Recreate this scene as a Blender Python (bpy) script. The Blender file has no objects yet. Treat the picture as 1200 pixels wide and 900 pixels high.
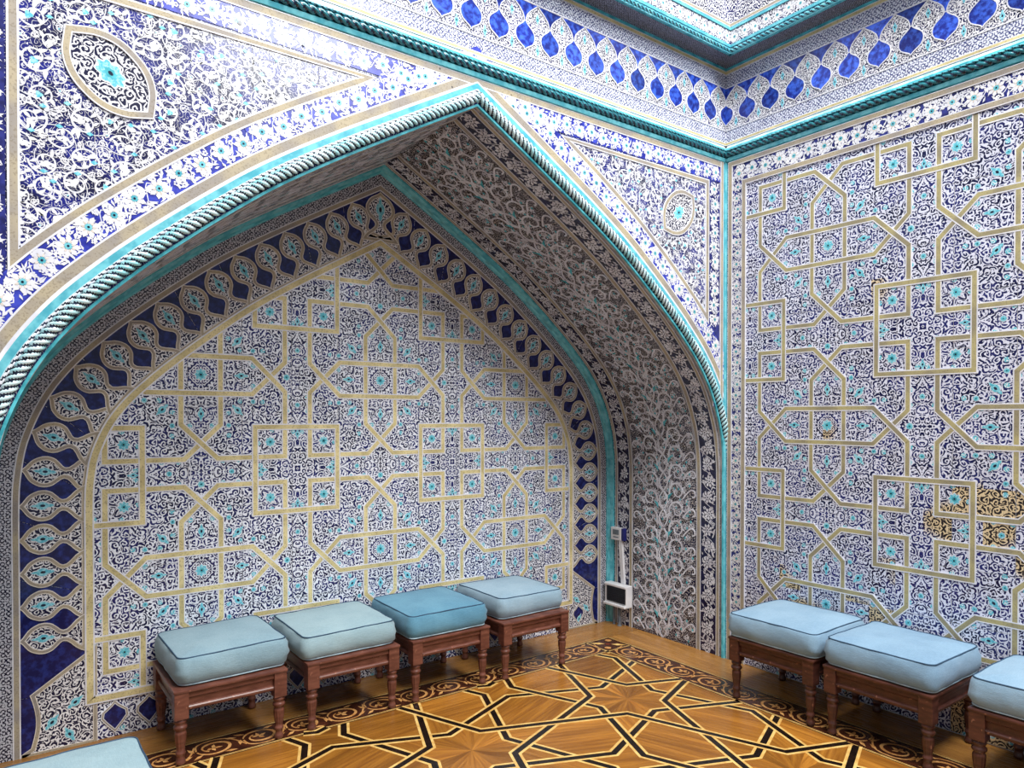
import bpy, bmesh, math, random
from mathutils import Vector, Matrix

random.seed(7)
SC = bpy.context.scene
COL = SC.collection
PI = math.pi

# ------------------------------------------------------------------ camera
CAM_YAW, CAM_PITCH, CAM_ROLL = 0.9344109, -0.0107497, 0.0007893
cam_data = bpy.data.cameras.new('camera')
cam = bpy.data.objects.new('camera', cam_data)
COL.objects.link(cam)
_fw = Vector((math.cos(CAM_YAW) * math.cos(CAM_PITCH), math.sin(CAM_YAW) * math.cos(CAM_PITCH), math.sin(CAM_PITCH)))
_r = Vector((math.sin(CAM_YAW), -math.cos(CAM_YAW), 0))
_u = _r.cross(_fw)
_c, _s = math.cos(CAM_ROLL), math.sin(CAM_ROLL)
_r, _u = _c * _r + _s * _u, _c * _u - _s * _r
_m = Matrix(((_r.x, _u.x, -_fw.x, -3.68234), (_r.y, _u.y, -_fw.y, -2.76016), (_r.z, _u.z, -_fw.z, 1.5), (0, 0, 0, 1)))
cam.matrix_world = _m
cam_data.sensor_width = 36
cam_data.lens = 830.315 / 1200 * 36
cam_data.shift_y = (497.2 - 450) / 1200
cam_data.clip_start = 0.05
SC.camera = cam

# ------------------------------------------------------------------ light
SC.view_settings.view_transform = 'Standard'
SC.view_settings.look = 'None'
SC.view_settings.gamma = 1
SC.view_settings.use_curve_mapping = False
SC.view_settings.exposure = 0.2
world = bpy.data.worlds.new('world')
SC.world = world
world.use_nodes = True
world.node_tree.nodes['Background'].inputs[0].default_value = (0.84, 0.90, 1.0, 1)
world.node_tree.nodes['Background'].inputs[1].default_value = 0.29


def area(name, loc, target, size, size_y, power, col):
    l = bpy.data.lights.new(name, 'AREA')
    l.shape = 'RECTANGLE'
    l.size, l.size_y, l.energy, l.color = size, size_y, power, col
    o = bpy.data.objects.new(name, l)
    COL.objects.link(o)
    o.location = loc
    o.rotation_euler = (Vector(target) - Vector(loc)).to_track_quat('-Z', 'Y').to_euler()


area('dome_light', (-2.2, -2.9, 7.0), (-2.0, -0.8, 0), 3.4, 2.8, 580, (1, 0.98, 0.95))
area('high_window_daylight', (-0.7, -5.6, 6.1), (-1.8, 0, 1.6), 1.8, 0.9, 165, (0.95, 0.98, 1))

# ------------------------------------------------------------------ materials
def lin(c):
    return tuple((v / 255 / 12.92) if v / 255 <= 0.04045 else ((v / 255 + 0.055) / 1.055) ** 2.4 for v in c) + (1,)


NAVY = lin((22, 26, 92))
INK = lin((16, 18, 58))
WHITE = lin((236, 236, 240))
TURQ = lin((96, 188, 206))
CREAM = lin((206, 192, 150))
TAN = lin((184, 174, 158))


class NT:
    """tiny helper for writing node trees"""
    def __init__(self, name, rough=0.25, spec=0.5):
        self.mat = bpy.data.materials.new(name)
        self.mat.use_nodes = True
        self.t = self.mat.node_tree
        self.b = self.t.nodes['Principled BSDF']
        self.b.inputs['Roughness'].default_value = rough
        self.b.inputs['Specular IOR Level'].default_value = spec

    def n(self, kind, **kw):
        nd = self.t.nodes.new(kind)
        for k, v in kw.items():
            setattr(nd, k, v)
        return nd

    def put(self, sock, v):
        if isinstance(v, (int, float)):
            sock.default_value = v
        elif isinstance(v, tuple):
            sock.default_value = v if len(sock.default_value) == len(v) else v[:len(sock.default_value)]
        else:
            self.t.links.new(v, sock)

    def math(self, op, a, b=0.0, c=0.0):
        nd = self.n('ShaderNodeMath', operation=op)
        for i, v in enumerate((a, b, c)):
            self.put(nd.inputs[i], v)
        return nd.outputs[0]

    def vmath(self, op, a, b=(0, 0, 0)):
        nd = self.n('ShaderNodeVectorMath', operation=op)
        self.put(nd.inputs[0], a)
        if op == 'SCALE':
            self.put(nd.inputs['Scale'], b)
        else:
            self.put(nd.inputs[1], b)
        return nd.outputs['Value'] if op in ('LENGTH', 'DOT_PRODUCT') else nd.outputs[0]

    def mix(self, f, a, b):
        nd = self.n('ShaderNodeMix', data_type='RGBA')
        self.put(nd.inputs[0], f)
        self.put(nd.inputs[6], a)
        self.put(nd.inputs[7], b)
        return nd.outputs[2]

    def sep(self, v):
        nd = self.n('ShaderNodeSeparateXYZ')
        self.put(nd.inputs[0], v)
        return nd.outputs

    def comb(self, x, y, z=0.0):
        nd = self.n('ShaderNodeCombineXYZ')
        for i, v in enumerate((x, y, z)):
            self.put(nd.inputs[i], v)
        return nd.outputs[0]

    def step(self, v, lo, hi):
        nd = self.n('ShaderNodeMapRange', interpolation_type='SMOOTHSTEP')
        self.put(nd.inputs[0], v)
        nd.inputs[1].default_value, nd.inputs[2].default_value = lo, hi
        return nd.outputs[0]

    def noise(self, v, scale, detail=2.0, rough=0.5, col=False):
        nd = self.n('ShaderNodeTexNoise')
        if v is not None:
            self.put(nd.inputs['Vector'], v)
        nd.inputs['Scale'].default_value = scale
        nd.inputs['Detail'].default_value = detail
        nd.inputs['Roughness'].default_value = rough
        return nd.outputs['Color' if col else 'Fac']

    def vor(self, v, scale, rnd=1.0, feature='F1'):
        nd = self.n('ShaderNodeTexVoronoi', feature=feature, voronoi_dimensions='2D')
        self.put(nd.inputs['Vector'], v)
        nd.inputs['Scale'].default_value = scale
        nd.inputs['Randomness'].default_value = rnd
        return nd.outputs

    def pos(self):
        return self.n('ShaderNodeNewGeometry').outputs['Position']

    def rnd(self):
        return self.n('ShaderNodeObjectInfo').outputs['Random']

    def base(self, c):
        self.put(self.b.inputs['Base Color'], c)

    def bump(self, h, strength=0.2, dist=0.002):
        nd = self.n('ShaderNodeBump')
        nd.inputs['Strength'].default_value = strength
        nd.inputs['Distance'].default_value = dist
        self.put(nd.inputs['Height'], h)
        self.t.links.new(nd.outputs[0], self.b.inputs['Normal'])


def flat2(m, plane):
    """position in metres on the wall: (x,z), (y,z) or the raw position for curved faces"""
    s = m.sep(m.pos())
    if plane == 'xz':
        return m.comb(s[0], s[2])
    if plane == 'yz':
        return m.comb(s[1], s[2])
    if plane == 'xy':
        return m.comb(s[0], s[1])
    if plane == 'vault':   # unrolled roughly: along the depth and along the height plus width
        a = m.math('ADD', m.math('ABSOLUTE', m.math('ADD', s[0], 1.85)), m.math('MULTIPLY', s[2], -1.0))
        return m.comb(s[1], a)
    return m.pos()


def scroll_mask(m, v, size, thick=0.3, leaf=0.55):
    """white spiral vines and little leaves: 1 = white, 0 = ground"""
    w = m.noise(v, 0.9 / size, 1.0, col=True)
    v2 = m.vmath('ADD', v, m.vmath('SCALE', m.vmath('SUBTRACT', w, (0.5, 0.5, 0.5)), size * 0.9))
    o = m.vor(v2, 1 / size, 0.85)
    loc = m.sep(m.vmath('SUBTRACT', v2, o['Position']))
    ang = m.math('ARCTAN2', loc[1], loc[0])
    hand = m.math('SUBTRACT', m.math('MULTIPLY', m.math('GREATER_THAN', m.sep(o['Color'])[0], 0.5), 2.0), 1.0)
    ph = m.math('ADD', m.math('MULTIPLY', o['Distance'], 17.0), m.math('MULTIPLY', ang, hand))
    spiral = m.step(m.math('SINE', ph), thick - 0.18, thick + 0.18)
    blob = m.step(m.noise(v, 2.6 / size, 1.0), leaf - 0.02, leaf + 0.02)
    return m.math('MAXIMUM', spiral, blob)


def wear_mask(m, v, amount):
    q = m.vmath('SNAP', v, (0.13, 0.13, 1))
    wn = m.n('ShaderNodeTexWhiteNoise', noise_dimensions='2D')
    m.put(wn.inputs['Vector'], q)
    big = m.noise(v, 1.7, 1.0)
    z = m.sep(v)[1]
    low = m.math('MULTIPLY', m.step(m.math('MULTIPLY', z, -1.0), -1.9, -0.2), 0.22)
    return m.step(m.math('ADD', m.math('ADD', m.math('MULTIPLY', wn.outputs[0], 0.25), big), low), 1.0 - amount, 1.06 - amount)


def mat_arabesque(name, plane, size, cell=None, thick=0.3, leaf=0.55, ground=NAVY, vine=WHITE, ground2=INK, turq=0.0, wear=0.0, rough=0.22):
    m = NT(name, rough)
    v = flat2(m, plane)
    p = v
    if cell:
        s = m.sep(v)
        a = m.math('PINGPONG', m.math('SUBTRACT', s[0], cell[0]), cell[2])
        b = m.math('PINGPONG', m.math('SUBTRACT', s[1], cell[1]), cell[2])
        p = m.comb(m.math('MAXIMUM', a, b), m.math('MINIMUM', a, b))
    mask = scroll_mask(m, p, size, thick, leaf)
    g = m.mix(m.step(m.noise(v, 9.0, 3.0), 0.35, 0.65), ground, ground2)
    wv = m.mix(m.step(m.noise(v, 3.0, 2.0), 0.4, 0.7), vine, tuple(x * 0.86 for x in vine[:3]) + (1,))
    if wear:
        wm = wear_mask(m, v, wear)
        g = m.mix(wm, g, lin((40, 34, 36)))
        wv = m.mix(wm, wv, lin((222, 200, 160)))
    c = m.mix(mask, g, wv)
    if turq:
        o = m.vor(p, 0.33 / size, 0.9)
        tm = m.math('LESS_THAN', o['Distance'], turq)
        c = m.mix(tm, c, m.mix(m.step(m.noise(v, 160, 1.0), 0.5, 0.6), TURQ, WHITE))
    m.base(c)
    return m.mat


def mat_mottle(name, c1, c2, scale=30, rough=0.25, lo=0.35, hi=0.65, rand=0.0, spec=0.5, bump=0.0):
    m = NT(name, rough, spec)
    f = m.step(m.noise(m.pos(), scale, 3.0, 0.6), lo, hi)
    c = m.mix(f, c1, c2)
    if rand:
        hs = m.n('ShaderNodeHueSaturation')
        m.put(hs.inputs['Value'], m.math('ADD', m.math('MULTIPLY', m.rnd(), rand), 1 - rand * 0.5))
        m.put(hs.inputs['Color'], c)
        c = hs.outputs[0]
    m.base(c)
    if bump:
        m.bump(m.noise(m.pos(), scale * 4, 2.0), bump, 0.002)
    return m.mat


def mat_smallpattern(name, plane, size, ground, vine):
    m = NT(name, 0.25)
    v = flat2(m, plane)
    o = m.vor(v, 1 / size, 0.25)
    ring = m.math('SINE', m.math('MULTIPLY', o['Distance'], 13.0))
    k = m.math('MAXIMUM', m.step(ring, -0.1, 0.3), m.step(m.noise(v, 2.5 / size, 1.0), 0.56, 0.6))
    m.base(m.mix(k, ground, vine))
    return m.mat


def mat_strip(name, c1, c2):
    """unglazed strip with a fine woven relief"""
    m = NT(name, 0.5, 0.3)
    v = m.pos()
    c = m.mix(m.step(m.noise(v, 7.0, 2.0), 0.35, 0.65), c1, c2)
    f = m.step(m.noise(v, 150.0, 1.0), 0.55, 0.65)
    c = m.mix(m.math('MULTIPLY', f, 0.45), c, lin((120, 108, 88)))
    m.base(c)
    return m.mat


P = 0.4893
XA, Z0 = -1.8506, 1.7088
YR, ZR = -0.6739, 1.4540
D = 1.0104

M = {}
M['panel_niche'] = mat_arabesque('panel_niche', 'xz', 0.040, (XA, Z0, P), 0.32, 0.585, vine=lin((236, 240, 250)), ground=lin((32, 37, 104)), turq=0.10)
M['panel_right'] = mat_arabesque('panel_right', 'yz', 0.040, (YR, ZR, P), 0.34, 0.585, vine=lin((226, 229, 246)), ground=lin((38, 42, 108)), turq=0.10, wear=0.12)
M['spandrel'] = mat_arabesque('spandrel', 'xz', 0.030, None, 0.93, 0.66, ground=lin((30, 36, 128)), ground2=lin((22, 22, 60)))
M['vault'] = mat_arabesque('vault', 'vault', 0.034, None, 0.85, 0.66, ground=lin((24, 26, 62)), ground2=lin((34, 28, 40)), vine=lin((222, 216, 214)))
M['bulb_fill'] = mat_arabesque('bulb_fill', 'xz', 0.036, None, 0.42, 0.585, ground=lin((26, 28, 58)), turq=0.0)
M['frieze_l'] = mat_arabesque('frieze_left', 'xz', 0.028, None, 0.3, 0.57, ground=lin((58, 60, 110)))
M['frieze_r'] = mat_arabesque('frieze_right', 'yz', 0.028, None, 0.3, 0.57, ground=lin((58, 60, 110)))
M['small_l'] = mat_smallpattern('small_left', 'xz', 0.021, lin((64, 70, 120)), lin((222, 226, 238)))
M['small_r'] = mat_smallpattern('small_right', 'yz', 0.021, lin((64, 70, 120)), lin((222, 226, 238)))
M['small_dark'] = mat_smallpattern('small_dark', 'xz', 0.02, lin((24, 24, 50)), lin((196, 196, 206)))
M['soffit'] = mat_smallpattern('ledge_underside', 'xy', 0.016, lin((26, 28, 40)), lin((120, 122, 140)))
M['upper_l'] = mat_arabesque('upper_left', 'xz', 0.034, None, 0.5, 0.60)
M['upper_r'] = mat_arabesque('upper_right', 'yz', 0.034, None, 0.5, 0.60)
M['flower_ground'] = mat_mottle('flower_ground', lin((36, 42, 140)), lin((64, 76, 190)), 22)
M['flower_ground_dark'] = mat_mottle('flower_ground_dark', lin((26, 28, 84)), lin((46, 52, 130)), 22)
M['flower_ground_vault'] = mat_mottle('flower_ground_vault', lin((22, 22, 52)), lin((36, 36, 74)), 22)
M['navy_glaze'] = mat_mottle('navy_glaze', lin((20, 24, 78)), lin((38, 52, 128)), 34, 0.18, 0.4, 0.72)
M['royal_glaze'] = mat_mottle('royal_glaze', lin((30, 42, 132)), lin((62, 100, 214)), 38, 0.18, 0.38, 0.66, rand=0.9)
M['white_glaze'] = mat_mottle('white_glaze', WHITE, lin((214, 216, 226)), 12)
M['ivory_glaze'] = mat_mottle('ivory_glaze', lin((236, 230, 222)), lin((206, 196, 184)), 10)
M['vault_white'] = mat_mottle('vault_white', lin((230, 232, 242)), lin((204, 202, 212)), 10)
M['turq'] = mat_mottle('turquoise_glaze', lin((76, 166, 184)), lin((118, 200, 212)), 18, 0.2)
M['teal'] = mat_mottle('dark_teal_glaze', lin((28, 92, 104)), lin((50, 130, 142)), 30, 0.2)
M['turq_pale'] = mat_mottle('pale_turquoise_glaze', lin((150, 214, 222)), lin((214, 236, 240)), 14, 0.2)
M['turq_deep'] = mat_mottle('deep_turquoise_glaze', lin((54, 150, 164)), lin((96, 200, 214)), 14, 0.2)
M['rosette'] = mat_mottle('rosette_glaze', lin((92, 186, 208)), lin((160, 222, 234)), 120, 0.25, 0.42, 0.6)
M['black_glaze'] = mat_mottle('black_glaze', lin((16, 22, 40)), lin((34, 44, 70)), 25, 0.2)
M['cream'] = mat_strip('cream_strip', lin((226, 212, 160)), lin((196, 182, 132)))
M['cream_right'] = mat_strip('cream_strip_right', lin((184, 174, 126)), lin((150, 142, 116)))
M['tan'] = mat_strip('tan_strip', lin((178, 166, 140)), lin((152, 145, 138)))
M['grout'] = mat_mottle('grout', lin((224, 224, 226)), lin((180, 180, 186)), 20, 0.7)

# ------------------------------------------------------------------ mesh tools
class MB:
    def __init__(self):
        self.v, self.f, self.m, self.g = [], [], [], []
        self.mats = []

    def mi(self, key):
        mat = M[key] if isinstance(key, str) else key
        if mat not in self.mats:
            self.mats.append(mat)
        return self.mats.index(mat)

    def face(self, pts, key, grain=0.0):
        b = len(self.v)
        self.v += [tuple(p) for p in pts]
        self.f.append(tuple(range(b, b + len(pts))))
        self.m.append(self.mi(key))
        self.g.append(grain)

    def plate(self, pts, mp, h, key, h0=0.0, grain=0.0, side=None):
        """flat piece with a rim, its outline given on the surface"""
        top = [mp(u, v, h) for u, v in pts]
        bot = [mp(u, v, h0) for u, v in pts]
        self.face(top, key, grain)
        n = len(pts)
        b = len(self.v)
        self.v += [tuple(p) for p in top] + [tuple(p) for p in bot]
        k = self.mi(side or key)
        for i in range(n):
            j = (i + 1) % n
            self.f.append((b + j, b + i, b + n + i, b + n + j))
            self.m.append(k)
            self.g.append(grain)

    def ribbon(self, pts, edges, keys, mp, h, h0=0.0, closed=False, hs=None):
        """strip of side-by-side stripes along a polyline; edges are offsets to the left"""
        offs = [offset(pts, e, closed) for e in edges]
        n = len(pts)
        for k in range(n if closed else n - 1):
            j = (k + 1) % n
            hh = h + (hs(k) if hs else 0)
            for q in range(len(keys)):
                a, b, c, d = offs[q][k], offs[q][j], offs[q + 1][j], offs[q + 1][k]
                self.face([mp(a[0], a[1], hh), mp(b[0], b[1], hh), mp(c[0], c[1], hh), mp(d[0], d[1], hh)], keys[q])
            for o, key, fl in ((offs[0], keys[0], False), (offs[-1], keys[-1], True)):
                a, b = o[k], o[j]
                q4 = [mp(a[0], a[1], h0), mp(b[0], b[1], h0), mp(b[0], b[1], hh), mp(a[0], a[1], hh)]
                self.face(q4[::-1] if fl else q4, key)

    def build(self, name, parent=None, smooth=False, uv=False):
        me = bpy.data.meshes.new(name)
        me.from_pydata(self.v, [], self.f)
        for mt in self.mats:
            me.materials.append(mt)
        me.polygons.foreach_set('material_index', self.m)
        if uv:
            ul = me.uv_layers.new(name='UVMap')
            for p in me.polygons:
                a = self.g[p.index]
                ca, sa = math.cos(a), math.sin(a)
                for li in p.loop_indices:
                    co = me.vertices[me.loops[li].vertex_index].co
                    ul.data[li].uv = (co.x * ca + co.y * sa, -co.x * sa + co.y * ca + co.z)
        if smooth:
            bm = bmesh.new()
            bm.from_mesh(me)
            bmesh.ops.remove_doubles(bm, verts=bm.verts, dist=1e-5)
            for f in bm.faces:
                f.smooth = True
            bm.to_mesh(me)
            bm.free()
        o = bpy.data.objects.new(name, me)
        COL.objects.link(o)
        if parent:
            o.parent = parent
        return o


def offset(pts, d, closed=False):
    n = len(pts)
    out = []
    for i in range(n):
        if closed:
            a, b, c = pts[i - 1], pts[i], pts[(i + 1) % n]
        else:
            a, b, c = pts[max(i - 1, 0)], pts[i], pts[min(i + 1, n - 1)]
        ns = []
        for s, e in ((a, b), (b, c)):
            dx, dy = e[0] - s[0], e[1] - s[1]
            l = math.hypot(dx, dy)
            if l > 1e-9:
                ns.append((-dy / l, dx / l))
        if len(ns) == 1:
            nx, ny = ns[0]
            k = 1
        else:
            nx, ny = ns[0][0] + ns[1][0], ns[0][1] + ns[1][1]
            l2 = nx * nx + ny * ny
            if l2 < 1e-6:
                nx, ny = ns[0]
                k = 1
            else:
                k = min(2 / l2, 4)
        out.append((b[0] + nx * d * k, b[1] + ny * d * k))
    return out


def tag(o, label=None, cat=None, group=None, kind=None):
    if label:
        o['label'] = label
    if cat:
        o['category'] = cat
    if group:
        o['group'] = group
    if kind:
        o['kind'] = kind
    return o


def empty(name, loc=(0, 0, 0), rz=0.0):
    o = bpy.data.objects.new(name, None)
    COL.objects.link(o)
    o.location = loc
    o.rotation_euler = (0, 0, rz)
    o.empty_display_size = 0.1
    return o


def clone(o, parent=None):
    c = o.copy()
    COL.objects.link(c)
    if parent:
        c.parent = parent
    for ch in list(o.children):
        clone(ch, c)
    return c


def chop(pts, inside, closed=False):
    """cut a polyline to the part of it inside a region"""
    if closed:
        pts = pts + [pts[0]]
    runs, cur = [], []
    for (a, b) in zip(pts[:-1], pts[1:]):
        n = max(2, int(math.hypot(b[0] - a[0], b[1] - a[1]) / 0.012))
        prev = inside(*a)
        if prev and not cur:
            cur = [a]
        for k in range(1, n + 1):
            t = k / n
            q = (a[0] + (b[0] - a[0]) * t, a[1] + (b[1] - a[1]) * t)
            now = inside(*q)
            if now != prev:
                lo, hi = (k - 1) / n, t
                for _ in range(14):
                    mid = (lo + hi) / 2
                    if inside(a[0] + (b[0] - a[0]) * mid, a[1] + (b[1] - a[1]) * mid) == prev:
                        lo = mid
                    else:
                        hi = mid
                x = (a[0] + (b[0] - a[0]) * lo, a[1] + (b[1] - a[1]) * lo)
                if now:
                    cur = [x]
                else:
                    cur.append(x)
                    runs.append(cur)
                    cur = []
            prev = now
        if prev:
            cur.append(b)
    if len(cur) > 1:
        runs.append(cur)
    if closed and len(runs) > 1 and runs[0][0] == pts[0] and runs[-1][-1] == pts[0]:
        runs[0] = runs.pop() + runs[0]
    out = []
    for r in runs:
        q = [r[0]]
        for p in r[1:]:
            if math.hypot(p[0] - q[-1][0], p[1] - q[-1][1]) > 1e-4:
                q.append(p)
        if len(q) > 1:
            out.append(q)
    return out


# surfaces: (u, v, height above the surface) -> world
def on_left(u, v, h):
    return (u, -h, v)


def on_niche(u, v, h):
    return (u, D - h, v)


def on_right(u, v, h):
    return (-h, -u, v)


LEDGE = 0.12


def on_upper_left(u, v, h):
    return (u, -LEDGE - h, v)


def on_upper_right(u, v, h):
    return (-LEDGE - h, -u, v)


def on_floor(u, v, h):
    return (u, v, h)


# ------------------------------------------------------------------ the pointed arch
HW = 1.85
half = [(HW, 0.0), (HW, 0.4), (HW, 0.8), (HW, 1.1), (1.842, 1.25), (1.81, 1.43), (1.725, 1.64), (1.605, 1.815), (1.46, 1.965),
        (1.32, 2.09), (1.13, 2.245), (0.93, 2.395), (0.68, 2.555), (0.40, 2.72), (0.21, 2.83), (0.0, 2.95)]


def catmull(pts, per=8):
    out = []
    for i in range(len(pts) - 1):
        p0, p1, p2, p3 = pts[max(i - 1, 0)], pts[i], pts[i + 1], pts[min(i + 2, len(pts) - 1)]
        for k in range(per):
            t = k / per
            out.append(tuple(0.5 * ((2 * p1[a]) + (-p0[a] + p2[a]) * t + (2 * p0[a] - 5 * p1[a] + 4 * p2[a] - p3[a]) * t * t + (-p0[a] + 3 * p1[a] - 3 * p2[a] + p3[a]) * t ** 3) for a in range(2)))
    out.append(pts[-1])
    return out


def lengths(pts):
    L = [0.0]
    for a, b in zip(pts[:-1], pts[1:]):
        L.append(L[-1] + math.hypot(b[0] - a[0], b[1] - a[1]))
    return L


def resample(pts, n):
    L = lengths(pts)
    out, j = [], 0
    for k in range(n + 1):
        s = L[-1] * k / n
        while j < len(L) - 2 and L[j + 1] < s:
            j += 1
        t = (s - L[j]) / max(L[j + 1] - L[j], 1e-9)
        out.append((pts[j][0] + (pts[j + 1][0] - pts[j][0]) * t, pts[j][1] + (pts[j + 1][1] - pts[j][1]) * t))
    return out


BASE = resample(catmull(half), 120)
_cache = {}


def arch_half(s, n=80):
    """right half of the arch line, s metres inside the opening, floor to apex, as (distance from axis, height)"""
    key = (round(s, 4), n)
    if key not in _cache:
        o = offset(BASE, s)
        q = []
        for k, p in enumerate(o):
            if p[0] <= 0:
                a = q[-1]
                t = a[0] / max(a[0] - p[0], 1e-9)
                q.append((0.0, a[1] + (p[1] - a[1]) * t))
                break
            q.append(p)
        if q[-1][0] > 1e-6:
            a, b = q[-2], q[-1]
            t = b[0] / max(a[0] - b[0], 1e-9)
            q.append((0.0, b[1] + (b[1] - a[1]) * t))
        _cache[key] = resample(q, n)
    return _cache[key]


def arch_line(s, n=80):
    """whole arch line in world x,z: right floor, apex, left floor"""
    h = arch_half(s, n)
    return [(XA + a, b) for a, b in h] + [(XA - a, b) for a, b in h[-2::-1]]


def arch_z(dx, s):
    h = arch_half(s)
    dx = abs(dx)
    if dx >= h[0][0]:
        return -1.0
    for (a, b) in zip(h[:-1], h[1:]):
        if b[0] <= dx <= a[0] and a[0] - b[0] > 1e-7:
            t = (a[0] - dx) / (a[0] - b[0])
            z = a[1] + (b[1] - a[1]) * t
            return z
    return h[-1][1]


ALINE = arch_line(0.0, 120)
ALEN = lengths(ALINE)
ATOT = ALEN[-1]


def vault_at(t):
    t = min(max(t, 0.0), ATOT)
    lo, hi = 0, len(ALEN) - 1
    while hi - lo > 1:
        mid = (lo + hi) // 2
        if ALEN[mid] <= t:
            lo = mid
        else:
            hi = mid
    f = (t - ALEN[lo]) / max(ALEN[hi] - ALEN[lo], 1e-9)
    a, b = ALINE[lo], ALINE[hi]
    l = math.hypot(b[0] - a[0], b[1] - a[1])
    return (a[0] + (b[0] - a[0]) * f, a[1] + (b[1] - a[1]) * f), (-(b[1] - a[1]) / l, (b[0] - a[0]) / l)


def on_vault(t, y, h):
    p, n = vault_at(t)
    return (p[0] + n[0] * h, y, p[1] + n[1] * h)


def frame_at(mp, u, v, h, rot=0.0, sx=1.0, sy=1.0):
    """matrix that lays a flat ornament on a surface"""
    e = 0.002
    o = Vector(mp(u, v, h))
    a = (Vector(mp(u + e, v, h)) - o).normalized()
    b = (Vector(mp(u, v + e, h)) - o).normalized()
    n = a.cross(b).normalized()
    b = n.cross(a)
    ca, sa = math.cos(rot), math.sin(rot)
    x, y = (a * ca + b * sa) * sx, (b * ca - a * sa) * sy
    return Matrix(((x.x, y.x, n.x, o.x), (x.y, y.y, n.y, o.y), (x.z, y.z, n.z, o.z), (0, 0, 0, 1)))


def stamp(me, name, parent, mat):
    o = bpy.data.objects.new(name, me)
    COL.objects.link(o)
    o.parent = parent
    o.matrix_world = mat
    return o


# ------------------------------------------------------------------ walls: solid backing
XL = -4.0          # left end of the arch wall (past the frame)
YE = 2.7           # length of the right wall towards the viewer
ZT = 4.35


def slab(name, boxes):
    mb = MB()
    for (x0, x1, y0, y1, z0, z1) in boxes:
        c = [(x0, y0, z0), (x1, y0, z0), (x1, y1, z0), (x0, y1, z0), (x0, y0, z1), (x1, y0, z1), (x1, y1, z1), (x0, y1, z1)]
        for f in ((3, 2, 1, 0), (4, 5, 6, 7), (0, 1, 5, 4), (1, 2, 6, 5), (2, 3, 7, 6), (3, 0, 4, 7)):
            mb.face([c[i] for i in f], 'grout')
    o = mb.build(name)
    o['kind'] = 'structure'
    return o


# arch wall: strips over the arch curve
mb = MB()
al = arch_line(-0.002, 60)
T = 0.2
for a, b in zip(al[:-1], al[1:]):
    if abs(a[0] - b[0]) < 1e-5:
        continue
    for y, fl in ((0.0, False), (T, True)):
        q = [(a[0], y, a[1]), (a[0], y, 3.66), (b[0], y, 3.66), (b[0], y, b[1])]
        mb.face(q if not fl else q[::-1], 'grout')
    mb.face([(a[0], 0, a[1]), (b[0], 0, b[1]), (b[0], T, b[1]), (a[0], T, a[1])], 'grout')
    mb.face([(a[0], 0, 3.66), (a[0], T, 3.66), (b[0], T, 3.66), (b[0], 0, 3.66)], 'grout')
mb.face([(XL, 0, 0), (XA - HW - 0.002, 0, 0), (XA - HW - 0.002, 0, 3.66), (XL, 0, 3.66)], 'grout')
mb.face([(XL, T, 0), (XL, T, 3.66), (XA - HW - 0.002, T, 3.66), (XA - HW - 0.002, T, 0)], 'grout')
mb.face([(XL, 0, 0), (XL, 0, 3.66), (XL, T, 3.66), (XL, T, 0)], 'grout')
WALL_L = mb.build('wall_left')
tag(WALL_L, 'arch wall of blue and white glazed tile around the deep pointed niche', None, None, 'structure')

WALL_N = slab('wall_niche', [(XA - HW - 0.1, XA + HW + 0.1, D, D + 0.12, 0, 3.1)])
tag(WALL_N, 'back wall of the niche with its knotted cream strapwork panel')
WALL_R = slab('wall_right', [(0, 0.15, -YE, 0.0, 0, 3.66)])
tag(WALL_R, 'flat tiled wall at right with cream strapwork over blue scrolls')
UP_L = slab('wall_left_upper', [(XL, 0.15, -LEDGE, 0.2, 3.662, ZT)])
tag(UP_L, 'tiled upper wall overhanging the arch wall')
UP_R = slab('wall_right_upper', [(-LEDGE, 0.15, -YE, -LEDGE - 0.001, 3.662, ZT)])
tag(UP_R, 'tiled upper wall overhanging the right wall')

# vault and jambs of the niche
mb = MB()
vl, vo = arch_line(-0.003, 60), arch_line(-0.06, 60)
for a, b, c, d in zip(vl[:-1], vl[1:], vo[1:], vo[:-1]):
    for y0, y1 in ((0.003, D),):
        mb.face([(a[0], y0, a[1]), (b[0], y0, b[1]), (b[0], y1, b[1]), (a[0], y1, a[1])], 'grout')
        mb.face([(d[0], y1, d[1]), (c[0], y1, c[1]), (c[0], y0, c[1]), (d[0], y0, d[1])], 'grout')
WALL_V = mb.build('wall_vault')
tag(WALL_V, 'shaded vault and jambs lining the pointed niche', None, None, 'structure')

# ------------------------------------------------------------------ tiles
TS = 0.26
GAP = 0.0011


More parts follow.
